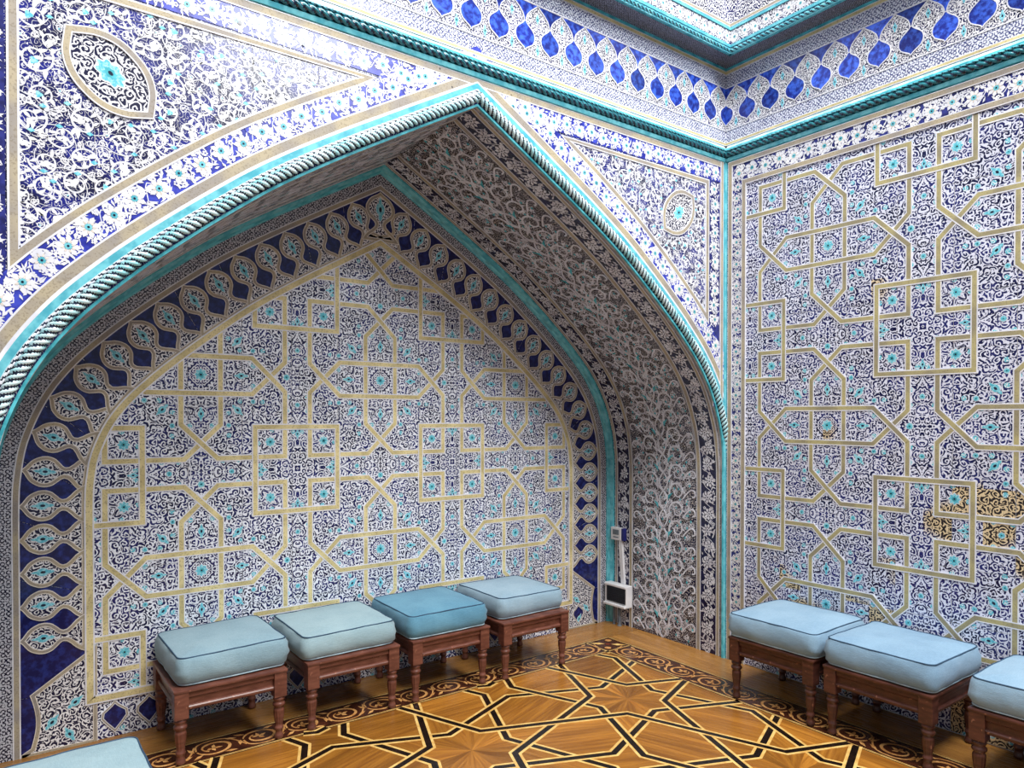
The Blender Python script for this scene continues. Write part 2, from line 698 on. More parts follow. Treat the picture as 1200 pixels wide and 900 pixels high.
def tile_grid(parent, mp, key, u0, u1, v0, v1, ustart=0.0, vstart=0.0, lo=None, hi=None, h=0.004, size=TS, vsize=None):
    """tiles between v0 and v1, optionally cut along a curve below (lo) or above (hi)"""
    vs = vsize or size
    iu = math.floor((u0 - ustart) / size)
    n = 0
    while ustart + iu * size < u1 - 1e-6:
        a, b = max(u0, ustart + iu * size) + GAP, min(u1, ustart + (iu + 1) * size) - GAP
        iv = math.floor((v0 - vstart) / vs)
        while vstart + iv * vs < v1 - 1e-6:
            c, d = max(v0, vstart + iv * vs) + GAP, min(v1, vstart + (iv + 1) * vs) - GAP
            iv += 1
            if b - a < 0.004 or d - c < 0.004:
                continue
            if lo or hi:
                k = 10
                xs = [a + (b - a) * i / k for i in range(k + 1)]
                low = [max(c, lo(x)) if lo else c for x in xs]
                top = [min(d, hi(x)) if hi else d for x in xs]
                keep = [i for i in range(k + 1) if top[i] - low[i] > 0.002]
                if len(keep) < 2:
                    continue
                i0, i1 = max(keep[0] - 1, 0), min(keep[-1] + 1, k)
                pts = [(xs[i], min(low[i], d)) for i in range(i0, i1 + 1)] + [(xs[i], max(top[i], low[i], c)) for i in range(i1, i0 - 1, -1)]
                q = [pts[0]]
                for p in pts[1:]:
                    if math.hypot(p[0] - q[-1][0], p[1] - q[-1][1]) > 5e-4:
                        q.append(p)
                pts = q
                if len(pts) < 3:
                    continue
            else:
                pts = [(a, c), (b, c), (b, d), (a, d)]
            m = MB()
            m.plate(pts, mp, h, key, 0.0, side='grout')
            m.build('tile', parent)
            n += 1
        iu += 1
    return n


def band_tiles(parent, mp, key, path_in, path_out, h, seg=TS, name='border_tile'):
    """a band between two lines, cut into tiles"""
    L = lengths(path_in)
    n = max(1, round(L[-1] / seg))
    per = 8
    a, b = resample(path_in, n * per), resample(path_out, n * per)
    for k in range(n):
        i0, i1 = k * per, (k + 1) * per
        pa, pb = a[i0:i1 + 1], b[i0:i1 + 1]

        def cut(p):
            l = lengths(p)[-1]
            g = min(GAP / max(l, 1e-6), 0.2)
            q = list(p)
            q[0] = (p[0][0] + (p[1][0] - p[0][0]) * g * per, p[0][1] + (p[1][1] - p[0][1]) * g * per)
            q[-1] = (p[-1][0] + (p[-2][0] - p[-1][0]) * g * per, p[-1][1] + (p[-2][1] - p[-1][1]) * g * per)
            return q
        pa, pb = cut(pa), cut(pb)
        m = MB()
        for i in range(per):
            m.face([mp(*pa[i], h), mp(*pb[i], h), mp(*pb[i + 1], h), mp(*pa[i + 1], h)], key)
        for q, fl in ((pa, 0), (pb, 1)):
            for i in range(per):
                f = [mp(*q[i], 0), mp(*q[i + 1], 0), mp(*q[i + 1], h), mp(*q[i], h)]
                m.face(f, key)
        m.build(name, parent)


def strip(parent, mp, pts, key, w, h, closed=False, line='white_glaze', edge=0.006, name='cream_strip', hs=None, h0=0.0):
    m = MB()
    m.ribbon(pts, [-w / 2, -w / 2 + edge, w / 2 - edge, w / 2], [line, key, line], mp, h, h0, closed, hs)
    return m.build(name, parent)


def seg2(a, b, n=1):
    return [(a[0] + (b[0] - a[0]) * k / n, a[1] + (b[1] - a[1]) * k / n) for k in range(n + 1)]


# left arch wall
tile_grid(WALL_L, on_left, 'spandrel', XL, -0.001, 0.0, 3.085, ustart=-0.01 - 16 * TS, vstart=0.005,
          lo=lambda x: arch_z(x - XA, 0.0) if abs(x - XA) < HW else -1)
# back wall of the niche
tile_grid(WALL_N, on_niche, 'panel_niche', XA - HW, XA + HW, 0.0, 3.0, ustart=XA, vstart=0.0,
          hi=lambda x: arch_z(x - XA, 0.0) if abs(x - XA) < HW else 0.0)
# right wall
tile_grid(WALL_R, on_right, 'panel_right', 0.001, YE, 0.0, 3.085, ustart=0.0, vstart=0.005)
# frieze
tile_grid(WALL_L, on_left, 'frieze_l', XL, -0.001, 3.175, 3.64, ustart=-0.01 - 16 * TS, vstart=3.175, vsize=0.465)
tile_grid(WALL_R, on_right, 'frieze_r', 0.001, YE, 3.175, 3.64, ustart=0.0, vstart=3.175, vsize=0.465)
# upper walls
tile_grid(UP_L, on_upper_left, 'upper_l', XL, -LEDGE - 0.001, 3.665, ZT, ustart=-LEDGE - 16 * TS, vstart=3.565)
tile_grid(UP_R, on_upper_right, 'upper_r', LEDGE + 0.001, YE, 3.665, ZT, ustart=LEDGE, vstart=3.565)
# vault: cut into rows across and along
nv = 2 * round(ATOT / 2 / TS)
for k in range(nv):
    t0, t1 = ATOT * k / nv + GAP, ATOT * (k + 1) / nv - GAP
    for y0, y1 in ((0.02, 0.21), (0.21, 0.49), (0.49, 0.77), (0.77, 1.0)):
        m = MB()
        per = 5
        for i in range(per):
            a, b = t0 + (t1 - t0) * i / per, t0 + (t1 - t0) * (i + 1) / per
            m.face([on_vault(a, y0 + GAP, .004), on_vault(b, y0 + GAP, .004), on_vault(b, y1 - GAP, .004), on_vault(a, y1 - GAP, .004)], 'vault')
        for q in ([(t0, y0 + GAP), (t1, y0 + GAP)], [(t1, y0 + GAP), (t1, y1 - GAP)], [(t1, y1 - GAP), (t0, y1 - GAP)], [(t0, y1 - GAP), (t0, y0 + GAP)]):
            m.face([on_vault(*q[0], 0), on_vault(*q[1], 0), on_vault(*q[1], .004), on_vault(*q[0], .004)], 'grout')
        m.build('tile', WALL_V)

# ------------------------------------------------------------------ ornaments
def petal_ring(m, cx, cy, r0, r1, n, key, wid, h, rot=0.0):
    for k in range(n):
        a = rot + 2 * PI * k / n
        ca, sa = math.cos(a), math.sin(a)
        q = [(r0, 0), (r0 + (r1 - r0) * .55, -wid), (r1, 0), (r0 + (r1 - r0) * .55, wid)]
        m.face([(cx + x * ca - y * sa, cy + x * sa + y * ca, h + .0003 * (k % 2)) for x, y in q], key)


def disc(m, cx, cy, r, n, key, h, lobes=0, amp=0.0, sy=1.0):
    pts = []
    for k in range(n):
        a = 2 * PI * k / n
        rr = r * (1 + amp * math.cos(lobes * a)) if lobes else r
        pts.append((cx + rr * math.cos(a), cy + rr * math.sin(a) * sy, h))
    m.face(pts, key)


def proto(build):
    m = MB()
    build(m)
    o = m.build('ornament')
    me = o.data
    bpy.data.objects.remove(o)
    return me


def _rosette(m):
    disc(m, 0, 0, 1.0, 40, 'white_glaze', -0.0004, 8, 0.13)
    disc(m, 0, 0, 0.86, 40, 'rosette', 0.0, 8, 0.15)
    disc(m, 0, 0, 0.40, 16, 'turq_deep', 0.0004, 8, 0.12)
    disc(m, 0, 0, 0.17, 8, 'black_glaze', 0.0008)


def _bud(m):
    pts = [(0, -1.5), (.35, -1.1), (.3, -.75), (.72, -.3), (.8, .2), (.5, .7), (.28, .8), (.25, 1.1), (0, 1.6)]
    full = pts + [(-x, y) for x, y in pts[-2:0:-1]]
    m.face([(x * 1.15, y * 1.06, -0.0004) for x, y in full], 'white_glaze')
    m.face([(x, y, 0) for x, y in full], 'rosette')
    disc(m, 0, 0, 0.26, 10, 'black_glaze', 0.0005, sy=1.3)
    disc(m, 0, 0.75, 0.13, 8, 'turq_deep', 0.0005)


def _flower(m):
    petal_ring(m, 0, 0, 0.26, 1.0, 8, 'white_glaze', 0.24, 0.0)
    petal_ring(m, 0, 0, 0.2, 0.62, 8, 'ivory_glaze', 0.10, 0.0006, PI / 8)
    disc(m, 0, 0, 0.30, 12, 'turq', 0.0009)
    disc(m, 0, 0, 0.11, 8, 'black_glaze', 0.0013)


def _flower_cream(m):
    petal_ring(m, 0, 0, 0.26, 1.0, 8, 'vault_white', 0.22, 0.0)
    disc(m, 0, 0, 0.30, 12, 'vault_white', 0.0006)
    disc(m, 0, 0, 0.13, 8, 'black_glaze', 0.001)


ROSETTE, BUD, FLOWER, FLOWER_C = proto(_rosette), proto(_bud), proto(_flower), proto(_flower_cream)


def flower_band(parent, mp, path, width, h, pitch, me, leafkey='white_glaze', seed=1, dens=1.0):
    """blossoms along a border with leaves and buds sprinkled between them"""
    rnd = random.Random(seed)
    L = lengths(path)
    n = max(1, round(L[-1] / pitch))
    pl = resample(path, n * 8)
    r = width * 0.40

    def at(s, o):
        k = min(int(s), n * 8 - 1)
        f = s - k
        a, b = pl[k], pl[k + 1]
        l = max(math.hypot(b[0] - a[0], b[1] - a[1]), 1e-9)
        return (a[0] + (b[0] - a[0]) * f - (b[1] - a[1]) / l * o, a[1] + (b[1] - a[1]) * f + (b[0] - a[0]) / l * o)
    for k in range(n):
        p = at(k * 8 + 4, (width * 0.06) * (1 if k % 2 else -1))
        stamp(me, 'flower', parent, frame_at(mp, p[0], p[1], h + .0012, rnd.random() * 6, r, r))
    m = MB()
    h00 = h
    for k in range(int(n * 26 * dens)):
        h = h00 + rnd.random() * .0008
        s = rnd.random() * n * 8
        ph = (s / 8) % 1.0
        if 0.28 < ph < 0.72 and rnd.random() < 0.8:
            o = rnd.choice((-1, 1)) * rnd.uniform(.34, .46) * width
        else:
            o = rnd.uniform(-.45, .45) * width
        c = at(s, o)
        a = rnd.random() * 2 * PI
        ca, sa = math.cos(a), math.sin(a)
        if rnd.random() < 0.22:
            rr = width * .085
            for q in range(5):
                b = 2 * PI * q / 5
                pc = (c[0] + rr * .8 * math.cos(b), c[1] + rr * .8 * math.sin(b))
                m.face([mp(pc[0] + rr * .5 * math.cos(w), pc[1] + rr * .5 * math.sin(w), h + .0008) for w in (0, 1.26, 2.51, 3.77, 5.03)], leafkey)
        else:
            l, w = width * rnd.uniform(.10, .19), width * rnd.uniform(.035, .06)
            q = [(-l, 0), (-l * .2, -w), (l, w * .5), (0, w)]
            m.face([mp(c[0] + x * ca - y * sa, c[1] + x * sa + y * ca, h + .0008) for x, y in q], leafkey)
    # a waving stem
    h = h00
    st = [at(k, math.sin(k / 8 * PI * 2) * width * .3) for k in range(0, n * 8)]
    m.ribbon(st, [-width * .016, width * .016], [leafkey], mp, h + .0007, h)
    o = m.build('leaf_spray', parent)
    o['kind'] = 'stuff'


# --- arch wall: rope, turquoise band, cream strips and flower border around the arch
def sub_arch(s, n=80, zmin=0.0):
    return [p for p in arch_line(s, n)]


strip(WALL_L, on_left, arch_line(-0.112, 90), 'tan', 0.046, 0.0088)
band_tiles(WALL_L, on_left, 'flower_ground', arch_line(-0.133, 90), arch_line(-0.232, 90), 0.007)
flower_band(WALL_L, on_left, [p for p in arch_line(-0.184, 120) if p[1] > 1.55], 0.096, 0.007, 0.092, FLOWER, seed=3, dens=1.4)
# turquoise hollow beside the rope
m = MB()
m.ribbon(arch_line(-0.07, 90), [-0.019, -0.013, 0.010, 0.019], ['white_glaze', 'turq', 'turq_pale'], on_left, 0.011)
m.build('turquoise_fillet', WALL_L)

# spandrels: outlined fields with a medallion
ZS = 2.918


def spandrel_field(sign, xside):
    """closed outline of a spandrel: up the side, along the top, back down the arch"""
    s = -0.242
    h = arch_half(s)
    curve = [(XA + sign * a, b) for a, b in h]
    curve = [p for p in curve if p[1] < ZS and (p[0] - xside) * sign < 0]
    # where the side meets the arch line
    zs = arch_z(xside - XA, s)
    # where the arch line meets the top
    t = None
    for a, b in zip(h[:-1], h[1:]):
        if a[1] <= ZS <= b[1]:
            f = (ZS - a[1]) / (b[1] - a[1])
            t = (XA + sign * (a[0] + (b[0] - a[0]) * f), ZS)
    out = [(xside, ZS)] + [t] + [p for p in curve[::-1] if abs(p[0] - t[0]) > .03 and abs(p[0] - xside) > .02] + [(xside, zs)]
    return out


def scroll_field(parent, mp, inside, box, h, seed, count, rmin=.016, rmax=.05, vine='white_glaze', accent='rosette', name='scrollwork', avoid=()):
    """spiral tendrils with leaves, packed without touching"""
    rnd = random.Random(seed)
    placed = []
    m = MB()
    tries = 0
    while len(placed) < count and tries < count * 60:
        tries += 1
        f = 1 - min(1, tries / (count * 25))
        R = rmin + (rmax - rmin) * f * rnd.uniform(.7, 1)
        x, y = rnd.uniform(box[0], box[1]), rnd.uniform(box[2], box[3])
        if not all(inside(x + R * math.cos(a), y + R * math.sin(a)) for a in (0, PI / 2, PI, 3 * PI / 2)):
            continue
        if any((x - p[0]) ** 2 + (y - p[1]) ** 2 < (.86 * (R + p[2])) ** 2 for p in placed):
            continue
        placed.append((x, y, R))
    for (x, y, R) in placed:
        hand = rnd.choice((-1, 1))
        a0 = rnd.random() * 2 * PI
        turns = 1.45
        n = 26
        pts = []
        for k in range(n + 1):
            t = k / n
            r = R * (1.02 - .8 * t ** .85)
            a = a0 + hand * turns * 2 * PI * t
            pts.append((x + r * math.cos(a), y + r * math.sin(a)))
        w0 = min(max(R * .055, .0015), .0028)
        for k in range(n):
            t = k / n
            w = w0 * (1.25 - .5 * t)
            a, b = pts[k], pts[k + 1]
            l = max(math.hypot(b[0] - a[0], b[1] - a[1]), 1e-9)
            nx, ny = -(b[1] - a[1]) / l * w, (b[0] - a[0]) / l * w
            m.face([mp(a[0] - nx, a[1] - ny, h), mp(b[0] - nx, b[1] - ny, h), mp(b[0] + nx, b[1] + ny, h), mp(a[0] + nx, a[1] + ny, h)], vine)
        # leaves leaving the tendril, curved like commas
        for k in range(2, n, 3):
            a, b = pts[k], pts[k + 1]
            d = math.atan2(b[1] - a[1], b[0] - a[0]) + hand * (-.7 if k % 2 else .9)
            l = R * rnd.uniform(.42, .72)
            w = l * .30
            ca, sa = math.cos(d), math.sin(d)
            bend = -hand * .28 * l if k % 2 else hand * .28 * l
            q = [(0, 0), (l * .35, -w * .9), (l * .8, -w * .5 + bend * .5), (l, bend), (l * .6, w * .5 + bend * .3), (l * .2, w * .7)]
            m.face([mp(a[0] + u * ca - v * sa, a[1] + u * sa + v * ca, h + .0003) for u, v in q], vine)
        e = pts[-1]
        rr = R * .2
        key = accent if rnd.random() < .16 else vine
        m.face([mp(e[0] + rr * (1 + .25 * math.cos(3 * w)) * math.cos(w), e[1] + rr * (1 + .25 * math.cos(3 * w)) * math.sin(w), h + .0005) for w in [2 * PI * q / 12 for q in range(12)]], key)
        if R > rmax * .5:   # thin second vine crossing over
            rr = R * rnd.uniform(1.15, 1.5)
            b0 = rnd.random() * 6.28
            arc = [(x + rr * .6 * math.cos(b0) + rr * math.cos(b0 + 2.2 + q * .2), y + rr * .6 * math.sin(b0) + rr * math.sin(b0 + 2.2 + q * .2)) for q in range(14)]
            if all(inside(*p) for p in arc):
                m.ribbon(arc, [-.0013, .0013], [vine], mp, h + .0006, h + .0003)
                c = arc[7]
                q = [(-.011, 0), (0, -.007), (.012, 0), (0, .008)]
                m.face([mp(c[0] + u, c[1] + v, h + .0009) for u, v in q], accent)
    if m.f:
        o = m.build(name, parent)
        o['kind'] = 'stuff'
    return placed


def medallion(parent, mp, cx, cy, rot, lx, ly, w=.026):
    pts = []
    for sd in (1, -1):
        for k in range(24):
            t = 1 - 2 * k / 24
            y = ly * (1 - abs(t) ** 2.4) ** .9
            if abs(t) > .78:
                y *= .72 + .28 * (1 - (abs(t) - .78) / .22)
            pts.append((lx * t * sd, y * sd))
    ca, sa = math.cos(rot), math.sin(rot)
    pts = [(cx + x * ca - y * sa, cy + x * sa + y * ca) for x, y in pts]
    g = MB()
    g.plate(pts, mp, .0052, 'bulb_fill', .004)
    fill = g.build('medallion_field', parent)
    strip(parent, mp, pts, 'tan', w, .010, True, edge=.004, name='medallion_frame')
    o = stamp(ROSETTE, 'rosette', parent, frame_at(mp, cx, cy, .0064, rot, ly * .52, ly * .34))
    return pts


def poly_inside(poly, margin=0.0):
    def f(x, y):
        c = False
        n = len(poly)
        for i in range(n):
            a, b = poly[i], poly[i - 1]
            if (a[1] > y) != (b[1] > y) and x < (b[0] - a[0]) * (y - a[1]) / (b[1] - a[1]) + a[0]:
                c = not c
        return c
    return f


for sign, xs, mc in ((-1, -3.614, (-3.342, 2.664)), (1, -0.182, (-0.44, 2.69))):
    out = spandrel_field(sign, xs)
    strip(WALL_L, on_left, out, 'tan', .034, .0092, True, edge=.006)
    inn = poly_inside(offset(out, .022 if sign < 0 else -.022, True)) 
    mrot = -PI / 4 * .95 if sign < 0 else PI / 4 * .95
    med = medallion(WALL_L, on_left, mc[0], mc[1], mrot, .165, .105)
    em = poly_inside(med)
    big = lambda x, y, c=mc: (x - c[0]) ** 2 + (y - c[1]) ** 2 < .125 ** 2 or em(x, y)
    xsn = [p[0] for p in out]
    zsn = [p[1] for p in out]
    scroll_field(WALL_L, on_left, lambda x, y: inn(x, y) and not big(x, y), (min(xsn), max(xsn), min(zsn), max(zsn)), .0048, 11 + sign, 520, .013, .058)
# flower border above the spandrels and beside them
for a, b, w, sd in (((XL, 2.985), (-.06, 2.985), .088, 5), ):
    band_tiles(WALL_L, on_left, 'flower_ground', seg2((XL, 2.940), (-.03, 2.940), 60), seg2((XL, 3.034), (-.03, 3.034), 60), .0065)
    flower_band(WALL_L, on_left, seg2(a, b, 60), w, .0065, .086, FLOWER, seed=sd, dens=1.2)
band_tiles(WALL_L, on_left, 'flower_ground_dark', seg2((-.165, 1.9), (-.165, 2.94), 20), seg2((-.062, 1.9), (-.062, 2.94), 20), .0066)
flower_band(WALL_L, on_left, seg2((-.113, 2.05), (-.113, 2.93), 20), .088, .0066, .09, FLOWER, seed=8)
band_tiles(WALL_L, on_left, 'flower_ground_dark', seg2((XL, 1.7), (XL, 2.94), 20), seg2((-3.636, 1.7), (-3.636, 2.94), 20), .0066)
flower_band(WALL_L, on_left, seg2((-3.69, 1.75), (-3.69, 2.93), 20), .09, .0066, .09, FLOWER, seed=9)
strip(WALL_L, on_left, seg2((XL, 3.05), (-.03, 3.05)), 'tan', .034, .0095, edge=.004)
strip(WALL_L, on_left, seg2((-.045, 1.6), (-.045, 3.07)), 'tan', .026, .0122, edge=.004)


# old fixing holes in the tiles beside the top of the arch
for x, z in ((-2.918, 2.973), (-2.673, 2.969)):
    m = MB()
    disc(m, 0, 0, .008, 10, 'black_glaze', 0, 5, .12)
    o = m.build('fixing_hole', WALL_L)
    o.matrix_world = frame_at(on_left, x, z, .0105)
# --- twisted rope mouldings
def rope(parent, path3, normals, r, pitch, keys, name='rope_moulding', lobes=3, seg=15):
    """path3 list of points, normals list; a rope with raised strands and dark grooves"""
    m = MB()
    L = [0.0]
    for a, b in zip(path3[:-1], path3[1:]):
        L.append(L[-1] + (Vector(b) - Vector(a)).length)
    n = max(8, int(L[-1] / (pitch / 6)))
    rings = []
    j = 0
    for k in range(n + 1):
        s = L[-1] * k / n
        while j < len(L) - 2 and L[j + 1] < s:
            j += 1
        f = (s - L[j]) / max(L[j + 1] - L[j], 1e-9)
        p = Vector(path3[j]).lerp(Vector(path3[j + 1]), f)
        t = (Vector(path3[j + 1]) - Vector(path3[j])).normalized()
        nn = Vector(normals[j]).lerp(Vector(normals[j + 1]), f).normalized()
        bb = t.cross(nn).normalized()
        ring = []
        for q in range(seg):
            a = 2 * PI * q / seg
            lob = math.cos(lobes * a - 2 * PI * s / pitch)
            rr = r * (0.86 + 0.16 * lob)
            ring.append(tuple(p + nn * rr * math.cos(a) + bb * rr * math.sin(a)))
        rings.append((ring, s))
    b = len(m.v)
    for ring, s in rings:
        m.v += ring
    for k in range(n):
        s = (rings[k][1] + rings[k + 1][1]) / 2
        for q in range(seg):
            a = 2 * PI * (q + .5) / seg
            lob = math.cos(lobes * a - 2 * PI * s / pitch)
            m.f.append((b + k * seg + q, b + k * seg + (q + 1) % seg, b + (k + 1) * seg + (q + 1) % seg, b + (k + 1) * seg + q))
            m.m.append(m.mi(keys[1] if lob < -0.3 else keys[0]))
            m.g.append(0)
    return m.build(name, parent, smooth=True)


al = arch_line(-0.026, 120)
rope(WALL_L, [(x, -.016, z) for x, z in al], [(0, -1, 0)] * len(al), .022, .026, ['turq_pale', 'black_glaze'], 'arch_rope')
# white beaded slip outside the rope
al = arch_line(-0.0515, 120)
rope(WALL_L, [(x, -.012, z) for x, z in al], [(0, -1, 0)] * len(al), .008, .03, ['white_glaze', 'black_glaze'], 'bead_slip', 2, 8)
al = arch_line(0.006, 90)
m = MB()
m.ribbon(al, [-.006, .004], ['turq_deep'], on_left, .012)
m.build('turquoise_edge', WALL_L)


# --- horizontal moulding between wall and frieze
def cornice(mp, u0, u1, name, label):
    root = MB()
    # profile of a turquoise cove: (v, h)
    prof = [(3.066, .004), (3.070, .016), (3.088, .022), (3.098, .010), (3.122, .010), (3.132, .024), (3.150, .020), (3.168, .006), (3.170, .004)]
    key = ['turq_deep', 'turq', 'turq_deep', 'black_glaze', 'turq_deep', 'turq_deep', 'turq_pale', 'turq_pale']
    for (a, b), k in zip(zip(prof[:-1], prof[1:]), key):
        root.face([mp(u0, a[0], a[1]), mp(u1, a[0], a[1]), mp(u1, b[0], b[1]), mp(u0, b[0], b[1])], k)
    o = root.build(name)
    tag(o, label, None, None, 'structure')
    path = [mp(u0, 3.110, .020), mp(u1, 3.110, .020)]
    nn = (Vector(mp(0, 0, 1)) - Vector(mp(0, 0, 0)))
    rope(o, path, [nn, nn], .018, .036, ['teal', 'black_glaze'], 'rope_moulding')
    path = [mp(u0, 3.133, .026), mp(u1, 3.133, .026)]
    rope(o, path, [nn, nn], .006, .026, ['turq', 'black_glaze'], 'bead_slip', 2, 8)
    return o


cornice(on_left, XL, -.02, 'trim_1', 'turquoise rope moulding above the arch')
cornice(on_right, .02, YE, 'trim_2', 'turquoise rope moulding along the right wall')


def ledge(mp, u0, u1, name, label, base):
    """projecting cornice under the upper wall"""
    root = MB()
    z = 3.645
    # underside, from the frieze out to the ledge
    uc = LEDGE
    a0 = u1 if base == 'l' else u0
    if base == 'l':
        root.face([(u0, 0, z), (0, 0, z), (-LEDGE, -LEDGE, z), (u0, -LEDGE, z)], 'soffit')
        root.face([(u0, -LEDGE, z), (-LEDGE, -LEDGE, z), (-LEDGE, -LEDGE, z + .02), (u0, -LEDGE, z + .02)], 'turq')
        root.face([(u0, -.012, z - .012), (0, -.012, z - .012), (-.012, -.012, z), (u0, -.012, z)], 'turq_deep')
        root.face([(u0, 0, z - .012), (0, 0, z - .012), (0, -.012, z - .012), (u0, -.012, z - .012)], 'turq_deep')
    else:
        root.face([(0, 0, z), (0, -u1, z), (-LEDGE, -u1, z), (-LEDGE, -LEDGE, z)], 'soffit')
        root.face([(-LEDGE, -LEDGE, z), (-LEDGE, -u1, z), (-LEDGE, -u1, z + .02), (-LEDGE, -LEDGE, z + .02)], 'turq')
        root.face([(-.012, 0, z - .012), (-.012, -u1, z - .012), (-.012, -u1, z), (-.012, -.012, z)], 'turq_deep')
        root.face([(0, 0, z - .012), (0, -u1, z - .012), (-.012, -u1, z - .012), (-.012, 0, z - .012)], 'turq_deep')
    o = root.build(name)
    tag(o, label, None, None, 'structure')
    nn = (Vector(mp(0, 0, 1)) - Vector(mp(0, 0, 0)))
    e0, e1 = (u0, -LEDGE) if base == 'l' else (LEDGE, u1)
    rope(o, [mp(e0, 3.667, .008), mp(e1, 3.667, .008)], [nn, nn], .015, .03, ['turq', 'black_glaze'], 'rope_moulding')
    for v0, v1, h, k in ((3.690, 3.706, .012, 'turq'), (3.793, 3.808, .010, 'turq'), (3.650, 3.656, .014, 'turq')):
        m = MB()
        m.plate([(e0, v0), (e1, v0), (e1, v1), (e0, v1)], mp, h, k)
        m.build('turquoise_fillet', o)
    strip(o, mp, seg2((e0, 3.823), (e1, 3.823)), 'tan', .02, .008, edge=.003)
    return o


LG_L = ledge(on_upper_left, XL, -LEDGE, 'trim_3', 'overhanging ledge with dark underside above the arch wall frieze', 'l')
LG_R = ledge(on_upper_right, LEDGE, YE, 'trim_4', 'overhanging ledge with dark underside above the right wall frieze', 'r')
flower_band(UP_L, on_upper_left, seg2((-3.2, 3.75), (-LEDGE, 3.75), 40), .07, .0045, .07, FLOWER, seed=41, dens=1)
flower_band(UP_R, on_upper_right, seg2((LEDGE, 3.75), (1.6, 3.75), 40), .07, .0045, .07, FLOWER, seed=42, dens=1)

# --- frieze: hanging blue drops between pale bulbs
FP = 0.1568
FZ0, FZ1 = 3.265, 3.523
BW = [(0, .5), (.10, .5), (.145, .44), (.18, .32), (.23, .20), (.29, .135), (.36, .115), (.43, .14), (.49, .22), (.54, .33), (.59, .44), (.64, .478), (.70, .47), (.78, .41), (.86, .29), (.93, .14), (1, .0)]


def bw(n):
    for (a, b) in zip(BW[:-1], BW[1:]):
        if a[0] <= n <= b[0]:
            return a[1] + (b[1] - a[1]) * (n - a[0]) / (b[0] - a[0])
    return 0


def blue_drop(m, mp, uc, half_only=0):
    H = FZ1 - FZ0
    ns = [.085] + [.10 + .53 * k / 16 for k in range(17)]
    L = [(uc - (.5 - bw(n)) * FP * .96, FZ0 + n * H) for n in ns]
    R = [(uc + (.5 - bw(n)) * FP * .96, FZ0 + n * H) for n in ns]
    L[0] = R[0] = (uc, FZ0 + .07 * H)
    out = R + L[::-1][:-1]
    if half_only:
        out = [(max(u, uc) if half_only > 0 else min(u, uc), v) for u, v in out]
    q = [out[0]]
    for p in out[1:]:
        if math.hypot(p[0] - q[-1][0], p[1] - q[-1][1]) > 3e-4:
            q.append(p)
    m.plate(q, mp, .007, 'royal_glaze', .004)
    m.ribbon(q, [-.0045, .0005], ['white_glaze'], mp, .0085, .004, True)
    return q


def blue_peak(m, mp, uc, half_only=0):
    H = FZ1 - FZ0
    ns = [.645 + .355 * k / 8 for k in range(9)]
    L = [(uc - (.5 - bw(n)) * FP * .97, FZ0 + n * H) for n in ns]
    R = [(uc + (.5 - bw(n)) * FP * .97, FZ0 + n * H) for n in ns]
    out = R + L[::-1]
    if half_only:
        out = [(max(u, uc) if half_only > 0 else min(u, uc), v) for u, v in out]
    m.plate(out, mp, .0065, 'royal_glaze', .004)
    m.ribbon(out, [-.0045, .0005], ['white_glaze'], mp, .008, .004, True)


for mp, wall, sgn, nmax in ((on_left, WALL_L, -1, 24), (on_right, WALL_R, 1, 16)):
    for k in range(nmax + 1):
        uc = sgn * (FP * k + .002)
        ho = sgn if k == 0 else 0
        m = MB()
        blue_drop(m, mp, uc, ho)
        m.build('blue_drop', wall)
        m = MB()
        blue_peak(m, mp, uc, ho)
        m.build('blue_peak', wall)
        c = uc + sgn * FP / 2
        stamp(BUD, 'turquoise_bud', wall, frame_at(mp, c, FZ0 + .75 * .258, .0055, 0, .014, .017))
        stamp(BUD, 'turquoise_bud', wall, frame_at(mp, c, FZ0 + .15 * .258, .0055, PI, .014, .019))
    ua, ub = (XL, -.003) if sgn < 0 else (.003, YE)
    sm = 'small_l' if sgn < 0 else 'small_r'
    for v0, v1 in ((3.192, 3.262), (3.530, 3.606)):
        band_tiles(wall, mp, sm, seg2((ua, v0), (ub, v0), 40), seg2((ua, v1), (ub, v1), 40), .006)
    for v, w, key in ((3.182, .02, 'cream'), (3.619, .024, 'cream')):
        strip(wall, mp, seg2((ua, v), (ub, v)), key, w, .0085, edge=.004)
    for v in (3.264, 3.526):
        m = MB()
        m.plate([(ua, v - .0025), (ub, v - .0025), (ub, v + .0025), (ua, v + .0025)], mp, .009, 'white_glaze')
        m.build('white_line', wall)
# corner seam of the two walls: turquoise rod with cream slips
m = MB()
for k in range(10):
    a0, a1 = PI / 2 * k / 10, PI / 2 * (k + 1) / 10
    q = lambda a: (-.022 * math.cos(a), -.022 * math.sin(a))
    m.face([(*q(a0), 0), (*q(a1), 0), (*q(a1), 3.07), (*q(a0), 3.07)], 'turq' if 2 < k < 8 else 'turq_deep')
o = m.build('trim_5')
tag(o, 'slim turquoise rod running up the corner of the two walls', None, None, 'structure')

# --- right wall border
strip(WALL_R, on_right, [(.045, 0.0), (.045, 3.048), (YE, 3.048)], 'tan', .030, .012, edge=.0035)
strip(WALL_R, on_right, [(.142, 0.0), (.142, 2.918), (YE, 2.918)], 'tan', .030, .0118, edge=.0035)
band_tiles(WALL_R, on_right, 'flower_ground_dark', seg2((.060, 0), (.060, 2.932), 30), seg2((.126, 0), (.126, 2.932), 30), .0068)
flower_band(WALL_R, on_right, seg2((.094, .2), (.094, 2.93), 30), .068, .0068, .066, FLOWER, seed=12, dens=1.1)
band_tiles(WALL_R, on_right, 'flower_ground_dark', seg2((.061, 2.934), (YE, 2.934), 30), seg2((.061, 3.032), (YE, 3.032), 30), .0068)
flower_band(WALL_R, on_right, seg2((.06, 2.983), (YE, 2.983), 30), .096, .0068, .09, FLOWER, seed=13, dens=1.3)

